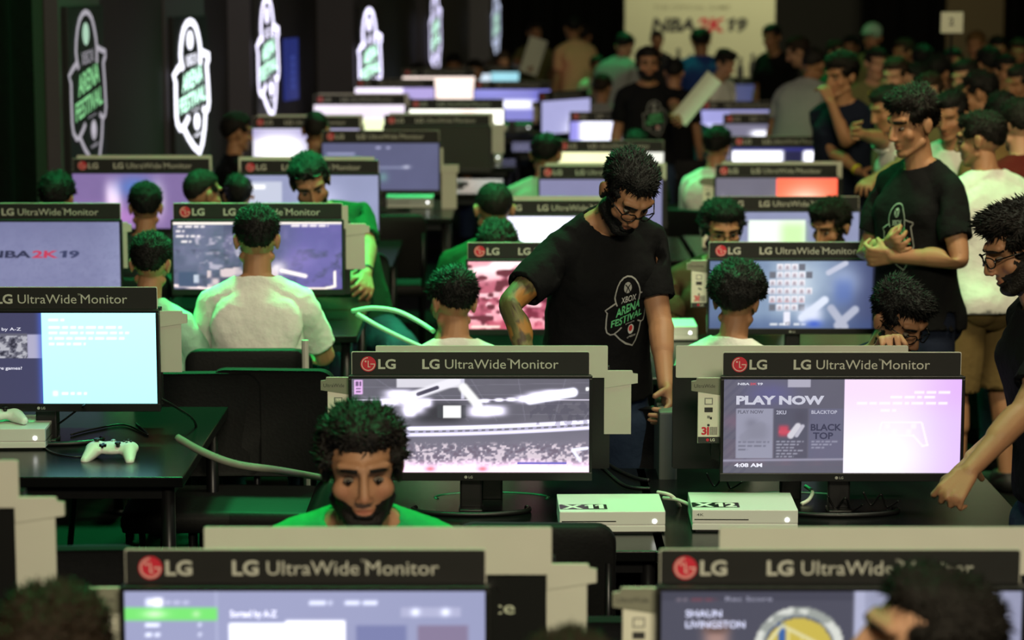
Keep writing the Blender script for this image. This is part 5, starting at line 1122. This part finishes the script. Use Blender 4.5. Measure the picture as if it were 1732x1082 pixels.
# --- staff man in the middle
s1 = person('standing person in black badge tee with tattooed arm and beard, looking down', 1066, 240, 7.55, yaw=30, shirt='black', pants='denim', hair='short', hairc='black', tone='tan', beard=.011, glasses='on', lod=0, lean=20, side=-5, head=(-6, 38, 6), rhw=(898, 640, 7.42), re=(-1, .1, .15), lhw=(1126, 652, 7.6), le=(.6, .7, 0), wide=.98, loose=.02, neckf=.5, sleeve=.21)
shirt_badge(s1, .262, .02, 1.225)
me = s1['body'].data; W_ = LOD[0]['W']; ta = (W_[:, BI['upR']] + W_[:, BI['foreR']]); V_ = LOD[0]['V']
pt = nz(V_ * (1, 1, 1), 26, 2.); p2 = nz(V_, 55, 8.); p3 = nz(V_, 18, 21.)
cols = np.empty(len(me.vertices) * 4); me.color_attributes['Col'].data.foreach_get('color', cols); cols = cols.reshape(-1, 4)
ink = np.where(p3[:, None] > .18, lin((.62, .42, .18)), np.where(pt[:, None] > .05, lin((.26, .30, .16)), np.where(p2[:, None] > 0, lin((.40, .40, .24)), lin((.20, .18, .15)))))
a_ = (ta > .5) * (armt(V_) > .10) * .85; cols[:, :3] = cols[:, :3] * (1 - a_[:, None]) + ink * a_[:, None]; me.color_attributes['Col'].data.foreach_set('color', cols.reshape(-1))
# --- players of the platform tables
sitter('the player in white facing the shooting game', 'person in a white tee seen from behind before the shooting game', 433, 338, 8.75, yaw=182, floor=RISE, shirt='white', hair='short', hairc='black', tone='tan', lod=0, lean=5, head=(4, 8, 0), rh=(-.10, -.36, .72), re=(-1, -.0, -1.1), wide=1.0, sleeve=.22)
sitter('the boy in mint', 'boy in a mint tee seen from behind, ear and cheek showing', 253, 384, 8.75, yaw=158, floor=RISE, shirt='mint', hair='short', hairc='black', tone='tan', lod=0, lean=6, head=(22, 8, 0), wide=.96)
p7 = sitter('the man with raised sunglasses', 'person in dark green tee with sunglasses on his hair, facing the camera', 519, 250, 10.75, yaw=12, floor=RISE, shirt='darkgreen', hair='short', hairc='black', tone='tan', beard=.004, glasses='up', lod=0, lean=8, side=-20, head=(-10, 22, 10), lhw=(622, 488, 10.35), le=(1, .2, -.5), rh=(-.1, -.36, .74), wide=1.02, sleeve=.22)
wv = LOD[0]
def wristband(info, s, m, label=None):
    sg = 1 if s == 'L' else -1; a = np.array(WR) * (sg, 1, 1) - AD * (sg, 1, 1) * .03; d = AD * (sg, 1, 1); u = np.array((0, 1., 0)); v = np.cross(d, u); mb = MB(); V = []; F = []; n = 20
    for k in range(n):
        t = 2 * math.pi * k / n
        for r_, o_ in ((.0315, -.008), (.034, 0), (.0315, .008)): V.append(a + d * o_ + (u * math.cos(t) + v * math.sin(t)) * r_)
    for k in range(n):
        for j in range(2): F.append((k * 3 + j, ((k + 1) % n) * 3 + j, ((k + 1) % n) * 3 + j + 1, k * 3 + j + 1))
    Wt = np.zeros((len(V), len(BN))); Wt[:, BI['fore' + s]] = 1; mk('wristband', info['RT'](skin(np.array(V), Wt, info['G'])), F, m, info['root'], True)
wristband(p7, 'L', mat('black_band', (.06, .06, .06), .6, vary=.1))
sitter('the dark haired player before the mauve game', 'person with black hair seen from behind before the mauve game', 245, 301, 11.0, yaw=170, floor=RISE, shirt='charcoal', hair='short', hairc='black', lod=0, head=(20, 6, 0))
sitter('the player with short hair in profile', 'person with cropped hair in profile, forehead lit green, beside the mauve game', 340, 284, 11.0, yaw=125, floor=RISE, shirt='black', hair='crop', hairc='dark', lod=0, head=(10, 8, 0))
sitter('the round haired player beside the profile', 'person with round black hair seen from behind, next to the cropped profile', 403, 289, 12.0, yaw=178, floor=RISE, shirt='black', hair='short', hairc='black', lod=1)
sitter('the shadowed player by the drape', 'person in shadow by the black drape, only dark hair showing', 96, 284, 11.2, yaw=175, floor=RISE, shirt='black', hair='curly', hairc='black', lod=1)
sitter('the player in black before the blown out screen', 'person in a black tee in profile, looking at the blown out screen', 398, 186, 14.9, yaw=115, floor=RISE, shirt='black', hair='short', hairc='dark', lod=0, head=(5, 6, 0))
sitter('the player with trimmed nape before the blown out screen', 'person with trimmed dark hair seen from behind before the blown out screen', 534, 186, 14.4, yaw=176, floor=RISE, shirt='charcoal', hair='crop', hairc='dark', lod=1)
# --- players of the middle tables
sitter('the player before the pink flames', 'person in a pale green tee seen from behind before the pink flames', 771, 440, 8.5, yaw=184, shirt='white', hair='quiff', hairc='black', tone='tan', lod=0, lean=10, head=(18, 14, 0))
sitter('the crop haired player before the blank screen', 'person with cropped hair in a dark green tee seen from behind', 836, 306, 11.0, yaw=182, shirt='darkgreen', hair='crop', hairc='dark', lod=0, lean=6, head=(8, 4, 0), wide=1.1)
sitter('the curly player behind the pink flames', 'person with green lit curls bowed behind the pink flames monitor', 838, 363, 10.4, yaw=0, shirt='charcoal', hair='curly', hairc='dark', lod=0, lean=22, head=(0, 28, 0))
sitter('the player in mint before the grey violet screen', 'person in a mint tee with green lit hair before the grey violet screen', 922, 221, 14.2, yaw=170, shirt='mint', hair='short', hairc='black', lod=1, lean=10, wide=1.1)
sitter('the player peeking beside the staff man', 'person in dark green behind the staff man\'s shoulder, hair only', 1075, 216, 16.2, yaw=175, shirt='darkgreen', hair='short', hairc='black', lod=1)
# --- players of the tables by the aisle
sitter('the afro haired player', 'person with round afro hair and glasses in a white tee, seen from behind', 1247, 430, 8.5, yaw=150, shirt='white', hair='afro', hairc='black', tone='tan', glasses='on', lod=0, lean=8, head=(14, 8, 0))
sitter('the man leaning his chin on his hand', 'person with glasses leaning his mouth on his fist above the PLAY NOW monitor', 1520, 455, 7.85, yaw=22, shirt='navy', hair='quiff', hairc='black', tone='tan', glasses='on', beard=.004, lod=0, lean=20, head=(14, 22, 4), rhw=(1490, 590, 7.45), re=(-.7, -.2, -1), curl=(75, 75))
sitter('the man in brown', 'person in a brown tee with curly hair and glasses, facing the camera', 1220, 330, 10.7, yaw=-6, shirt='brown', hair='curly', hairc='black', tone='tan', glasses='on', beard=.006, lod=0, lean=6, head=(14, 12, 0), wide=1.14)
sitter('the bearded man glancing aside', 'person in a pale tee with short beard glancing aside above the character grid', 1408, 326, 10.95, yaw=-28, shirt='cream', hair='quiff', hairc='dark', tone='tan', beard=.007, lod=0, lean=6, head=(-16, 14, 0), wide=1.05)
sitter('the player in the white tee at the orange screen', 'person in a white tee with dark hair near the half orange screen', 1214, 208, 15.2, yaw=150, shirt='white', hair='quiff', hairc='black', lod=0, lean=8, head=(10, 10, 0))
# --- standing in the aisle
person('standing person in black with dark curls and beard at the very edge', 1734, 322, 6.55, yaw=-82, shirt='black', hair='quiff', hairc='dark', tone='tan', beard=.008, glasses='on', lod=0, lean=14, head=(-2, 14, 0), lhw=(1606, 842, 6.2), le=(.1, 1, -.4), rhw=(1650, 770, 6.75), curl=(85, 60), palm=(70, 0), wide=1.05)
s2 = person('tall standing person in a black badge tee with folded arms', 1548, 132, 9.25, yaw=-56, shirt='black', pants='navy', hair='quiff', hairc='dark', tone='tan', lod=0, lean=2, head=(-8, 12, 0), rh=(.02, -.175, 1.20), lh=(.075, -.20, 1.165), re=(-.9, .1, -1), le=(.9, .1, -1), curl=(55, 45), wide=.95)
shirt_badge(s2, .25, .03, 1.235)
person('standing person in a white tee and khaki shorts seen from behind', 1664, 180, 10.4, yaw=205, shirt='white', pants='khaki', shorts=True, hair='short', hairc='dark', tone='tan', lod=0, lean=4, head=(35, 8, 0), wide=1.1, rh=(-.12, -.33, 1.05), lh=(.12, -.33, 1.05), loose=.03)
p19 = person('standing person in navy tee, hand at his mouth, yellow wristband', 1426, 80, 14.3, yaw=-30, shirt='navy', hair='long', hairc='dark', tone='tan', lod=0, head=(-22, 8, 0), lean=4, lh=(-.0, -.20, 1.50), le=(.55, -.2, -1), rh=(.20, -.23, 1.10), re=(-.8, 0, -1), wide=1.0)
wristband(p19, 'R', lit('yellow_band', (.5, .5, .02), .15) if 0 else mat('yellow_band', (.85, .85, .10), .5, vary=.05))
s3 = person('bearded standing person in a black badge tee holding out a sheet', 1096, 74, 17.8, yaw=6, shirt='black', hair='short', hairc='dark', tone='tan', beard=.012, lod=0, head=(-2, 2, 0), lhw=(1150, 198, 17.3), le=(.5, .6, -1), wide=1.1)
shirt_badge(s3, .27, .03, 1.24)
# sheets and sign held up
def sheet(pos, w_, h_, rx, ry, rz, label, m_=None):
    root_m = MB(); n = 8; V = []; F = []
    for i in range(n + 1):
        for j in range(n + 1): x, z = (i / n - .5) * w_, (j / n - .5) * h_; V.append((x, .02 * math.sin(i / n * 3), z))
    for i in range(n):
        for j in range(n): a = i * (n + 1) + j; F.append((a, a + n + 1, a + n + 2, a + 1))
    k = len(V); V += [(x, y + .0015, z) for x, y, z in V]; F += [tuple(k + i for i in f[::-1]) for f in F]
    root_m.add(V, F); o = root_m.build('paper_sheet', m_ or mat('paper', (.88, .9, .84), .8, vary=.03), None, True, pos); o.rotation_euler = (R(rx), R(ry), R(rz)); return tag(o, label, 'sheet')
hq = s3['hand']('L'); sheet(hq + Vector((.115, -.015, .14)), .13, .40, 0, 40, 8, 'white paper sheet held out by the bearded staff man')
p = at(1610, 38, 17.5); root = empty('placard', (p.x, p.y, 0)); tag(root, 'white number placard on a thin pole above the crowd', 'placard')
m = MB(); m.box((-.08, -.004, p.z - .075), (.08, .004, p.z + .075), 0, .002); m.build('board', mat('white_board', (.95, .95, .88), .7, vary=.03), root); m = MB(); m.tube([(0, .012, .02), (0, .012, p.z + .05)], .010, 8); m.tube([(0, .012, 0), (0, .012, .02)], [.12, .11], 20); m.build('pole', M_METAL, root); m = MB(); put_text(m, '2', -.022, p.z - .02, .055, -.0052, bold=.02); m.build('numeral', M_DARKPRINT, root)
# --- people further back by the backdrop and the far desks: px, head top, lens distance, seated, turn, tee, hair, hair colour, label, extras
far = [
    (968, 24, 25.0, 0, 200, 'pinkyellow', 'short', 'black', 'standing person in a pink and yellow shirt seen from behind, far off', dict(lean=16)),
    (905, 35, 27.0, 0, 20, 'olive', 'short', 'dark', 'standing person in a camouflage olive shirt holding a white sheet', dict(rhw=(890, 112, 26.6))),
    (988, 40, 26.0, 0, 160, 'darkgreen', 'short', 'dark', 'standing person in dark green beside the pink shirted one', {}),
    (1056, 52, 22.5, 0, 150, 'grey', 'short', 'black', 'standing person in a grey tee bending before the backdrop', dict(lean=30, head=(0, 15, 0))),
    (1112, 50, 27.5, 0, 10, 'charcoal', 'short', 'black', 'standing person in charcoal before the dark letters of the backdrop', {}),
    (1186, 45, 23.5, 0, 180, 'blue', 'quiff', 'dark', 'standing person in a blue tee seen from behind at the backdrop', dict(wide=1.15)),
    (1140, 96, 19.0, 0, 170, 'black', 'short', 'black', 'standing person in black just behind the far staff man', {}),
    (1226, 80, 20.6, 0, 40, 'white', 'quiff', 'dark', 'standing person in a white tee reaching across a far desk', dict(lean=22, rhw=(1188, 190, 18.6), head=(10, 12, 0))),
    (1306, 38, 23.0, 0, -40, 'black', 'short', 'black', 'standing person in black at the edge of the pale backdrop', dict(lean=12)),
    (1352, 58, 21.0, 0, -95, 'green', 'short', 'brown', 'standing person in a green tee bending beside the backdrop edge', dict(lean=38)),
    (1376, 76, 17.5, 0, 150, 'grey', 'short', 'dark', 'standing person in a grey tee bowed near the navy shirted one', dict(lean=34)),
    (1388, 134, 18.9, 1, -10, 'charcoal', 'long', 'brown', 'seated person with long brown hair behind the grey screen', {}),
    (1330, 152, 19.5, 1, 0, 'tan', 'short', 'brown', 'seated person with a pink face behind the pale topped monitor', {}),
    (1352, 156, 20.2, 1, 10, 'black', 'short', 'black', 'seated person in black behind the pale topped monitor', {}),
    (1018, 122, 21.6, 1, 170, 'grey', 'short', 'brown', 'seated person in grey before the far staff man', {}),
    (1168, 150, 19.2, 1, 175, 'teal', 'short', 'black', 'seated person in a teal tee below the held out sheet', {}),
    (735, 165, 19.4, 1, 90, 'tan', 'short', 'brown', 'seated person in tan between two glowing platform screens', dict(floor=RISE)),
    (690, 164, 19.6, 1, -60, 'pinkyellow', 'short', 'brown', 'seated person with a warm lit face behind the switched off monitor', dict(floor=RISE)),
    (708, 104, 24.5, 1, 0, 'black', 'short', 'black', 'seated person in black below the fifth pillar badge', {}),
    (768, 88, 26.2, 1, 0, 'charcoal', 'short', 'black', 'seated far person in charcoal beside the fifth pillar badge', {}),
    (804, 98, 25.4, 1, 20, 'red', 'short', 'dark', 'seated far person in dark red between two small screens', {}),
    (850, 84, 29.6, 1, 0, 'black', 'curly', 'brown', 'seated far person in black under the smallest pillar badge', {}),
    (826, 100, 28.8, 1, 0, 'olive', 'short', 'brown', 'seated far person in olive behind the turquoise screen', {}),
    (1010, 92, 23.6, 0, 30, 'cream', 'short', 'brown', 'standing person in cream behind the bending grey tee', dict(lean=10)),
    # the crowd along the aisle
    (1476, 42, 22.5, 0, -20, 'olive', 'crop', 'dark', 'standing spectator with a pale cap in the crowd', dict(cap=1)),
    (1482, 76, 18.2, 0, 8, 'olive', 'short', 'dark', 'standing spectator with a yellow lanyard behind the navy shirted one', dict(lan=1)),
    (1517, 92, 15.6, 0, -45, 'olive', 'short', 'brown', 'standing spectator in olive between the navy tee and the tall staff man', {}),
    (1530, 62, 20.5, 0, -60, 'green', 'short', 'brown', 'standing spectator in green far behind the tall staff man', {}),
    (1560, 72, 18.6, 0, 170, 'black', 'short', 'black', 'standing spectator in black above the tall staff man\'s hair', {}),
    (1585, 86, 16.6, 0, 160, 'charcoal', 'long', 'black', 'long haired spectator in charcoal in the crowd', {}),
    (1613, 78, 19.4, 0, 10, 'green', 'short', 'black', 'standing spectator in a bright green tee under the placard', {}),
    (1634, 96, 15.4, 0, -50, 'tan', 'short', 'dark', 'standing spectator in tan in the second line of the crowd', {}),
    (1652, 50, 21.5, 0, -30, 'olive', 'short', 'blond', 'fair haired spectator in olive beside the placard', {}),
    (1672, 74, 17.4, 0, 200, 'black', 'curly', 'black', 'curly spectator in black before the tan board', {}),
    (1688, 58, 21.0, 0, 10, 'charcoal', 'short', 'black', 'standing spectator in charcoal before the edge of the tan board', {}),
    (1702, 88, 17.0, 0, 15, 'green', 'short', 'black', 'standing spectator in green facing the camera near the far corner', {}),
    (1724, 62, 20.6, 0, -20, 'black', 'short', 'brown', 'standing spectator in black deep in the far corner', {}),
    (1728, 104, 15.0, 0, -60, 'darkgreen', 'short', 'dark', 'standing spectator in dark green at the picture\'s edge', {}),
    (1658, 112, 13.6, 0, -120, 'tan', 'long', 'black', 'long haired spectator in a tan top behind the white tee', {}),
    (1612, 146, 11.8, 0, -40, 'white', 'short', 'black', 'standing spectator in white squeezed behind the tall staff man', dict(lean=10)),
    (1506, 138, 12.6, 0, -75, 'white', 'short', 'dark', 'standing spectator in white in front of the tall staff man', dict(lean=14, head=(0, 14, 0), rhw=(1446, 222, 12.3), lhw=(1440, 330, 11.9))),
    (1694, 150, 11.6, 0, 195, 'tan', 'short', 'black', 'standing spectator in tan just behind the white tee man', {}),
    (1722, 160, 10.9, 0, -160, 'red', 'short', 'dark', 'standing spectator in dark red at the picture\'s edge', {}),
    (1574, 118, 13.8, 0, -30, 'olive', 'short', 'brown', 'standing spectator in olive close behind the tall staff man', {}),
    (1546, 102, 16.4, 0, -80, 'black', 'quiff', 'black', 'standing spectator in black with swept hair in the crowd', {}),
    (1640, 136, 14.2, 0, -100, 'brown', 'short', 'brown', 'standing spectator in brown behind the white tee man', {}),
    (1600, 100, 17.8, 0, 175, 'darkgreen', 'short', 'black', 'standing spectator in dark green seen from behind in the crowd', {}),
    (1414, 66, 22.4, 0, 60, 'tan', 'short', 'brown', 'standing spectator in tan before the dark wall beside the backdrop', {}),
    (1440, 58, 24.0, 0, -30, 'black', 'short', 'black', 'standing spectator in black before the dark wall', {}),
]
for k, (px, py, zc, st, yw, tee, hr, hc, lb, ex) in enumerate(far):
    ex = dict(ex); cap_, lan_ = ex.pop('cap', 0), ex.pop('lan', 0); ex.setdefault('lean', 4 if not st else 10); ex.setdefault('head', (random.uniform(-12, 12), random.uniform(4, 12), random.uniform(-4, 4)))
    gr = 'spectators crowding the aisle' if 'spectator' in lb else 'people at the far desks'
    if st: i = sitter('the ' + lb.replace('seated far ', 'far ').replace('seated ', ''), lb, px, py, zc, yaw=yw, shirt=tee, hair=hr, hairc=hc, lod=1, group=gr, tone=random.choice(('tan', 'olive', 'tan', 'light')), **ex)
    else: i = person(lb, px, py, zc, yaw=yw, shirt=tee, hair=hr, hairc=hc, lod=1, group=gr, pants=random.choice(('denim', 'navy', 'charcoal', 'khaki')), tone=random.choice(('tan', 'olive', 'tan', 'light')), **ex)
    if cap_:
        mb = MB(); mb.ell((0, .01, 1.715), (.094, .112, .085), 18); mb.ell((0, -.12, 1.715), (.07, .075, .008), 16); P = np.concatenate(mb.V); hG = i['G']['head']; P = P @ hG[:3, :3].T + hG[:3, 3]; mk('cap', i['RT'](P), mb.F, mat('cloth_mint', CLOTH['mint'], .9), i['root'], True)
    if lan_:
        mb = MB(); mb.tube([(-.06, -.02, 1.46), (-.05, -.115, 1.40), (-.02, -.150, 1.28), (0, -.155, 1.18)], .008, 6); mb.tube([(.06, -.02, 1.46), (.05, -.115, 1.40), (.02, -.150, 1.28), (0, -.155, 1.18)], .008, 6); P = np.concatenate(mb.V); g = i['G']['chest']; P = P @ g[:3, :3].T + g[:3, 3]; mk('lanyard', i['RT'](P), mb.F, mat('yellow_lanyard', (.75, .75, .1), .7, vary=.05), i['root'], True)
hq2 = PEOPLE['standing person in a camouflage olive shirt holding a white sheet']['hand']('R'); sheet(hq2 + Vector((.04, -.03, .12)), .20, .40, 0, 18, 0, 'white paper sheet held by the camouflage shirted person')
# --- empty chairs
put_chair(415, 570, 8.35, RISE, 182, 'black padded chair with green lit top rail behind the white tee player', .83)
put_chair(462, 618, 7.95, RISE, -4, 'empty black padded chair facing the platform desks, nearer the arena desk', .83)
put_chair(335, 624, 7.95, RISE, 3, 'empty grey lit padded chair beside the cyan panel monitor', .82)
put_chair(88, 898, 5.5, RISE, 4, 'empty padded chair with green and blue lit top near the pale tag', .83)
put_chair(905, 878, 6.25, 0, 178, 'empty black padded chair pushed up to the arena desk', .86)
put_chair(965, 1004, 5.35, 0, 0, 'empty black chair with bright green top rail behind the hanging tag', .86)
put_chair(655, 356, 12.9, RISE, 184, 'empty dark chair with green lit top beyond the man with raised sunglasses', .83)
put_chair(985, 700, 8.1, 0, 120, 'empty black chair behind the arena desk beside the staff man', .84)
put_chair(1165, 640, 7.9, 0, -8, 'empty black chair behind the side card of the PLAY NOW monitor', .86)
# grey post the staff man rests his hand on
p = at(1130, 695, 7.45); root = empty('post', (p.x, p.y, 0)); tag(root, 'grey board standing on edge under the staff man\'s lowered hand', 'board'); m = MB(); m.box((-.028, -.02, 0), (.028, .25, p.z - .0), 0, .006); m.build('board', mat('grey_board', (.36, .37, .34), .6, vary=.06), root)
p = at(516, 575, 8.2); m = MB(); m.tube([(p.x, p.y, RISE), (p.x, p.y, p.z)], .012, 8); tag(m.build('pole', mat('pale_pole', (.7, .7, .66), .5, vary=.05)), 'thin pale upright pole beside the green railed chair', 'pole')
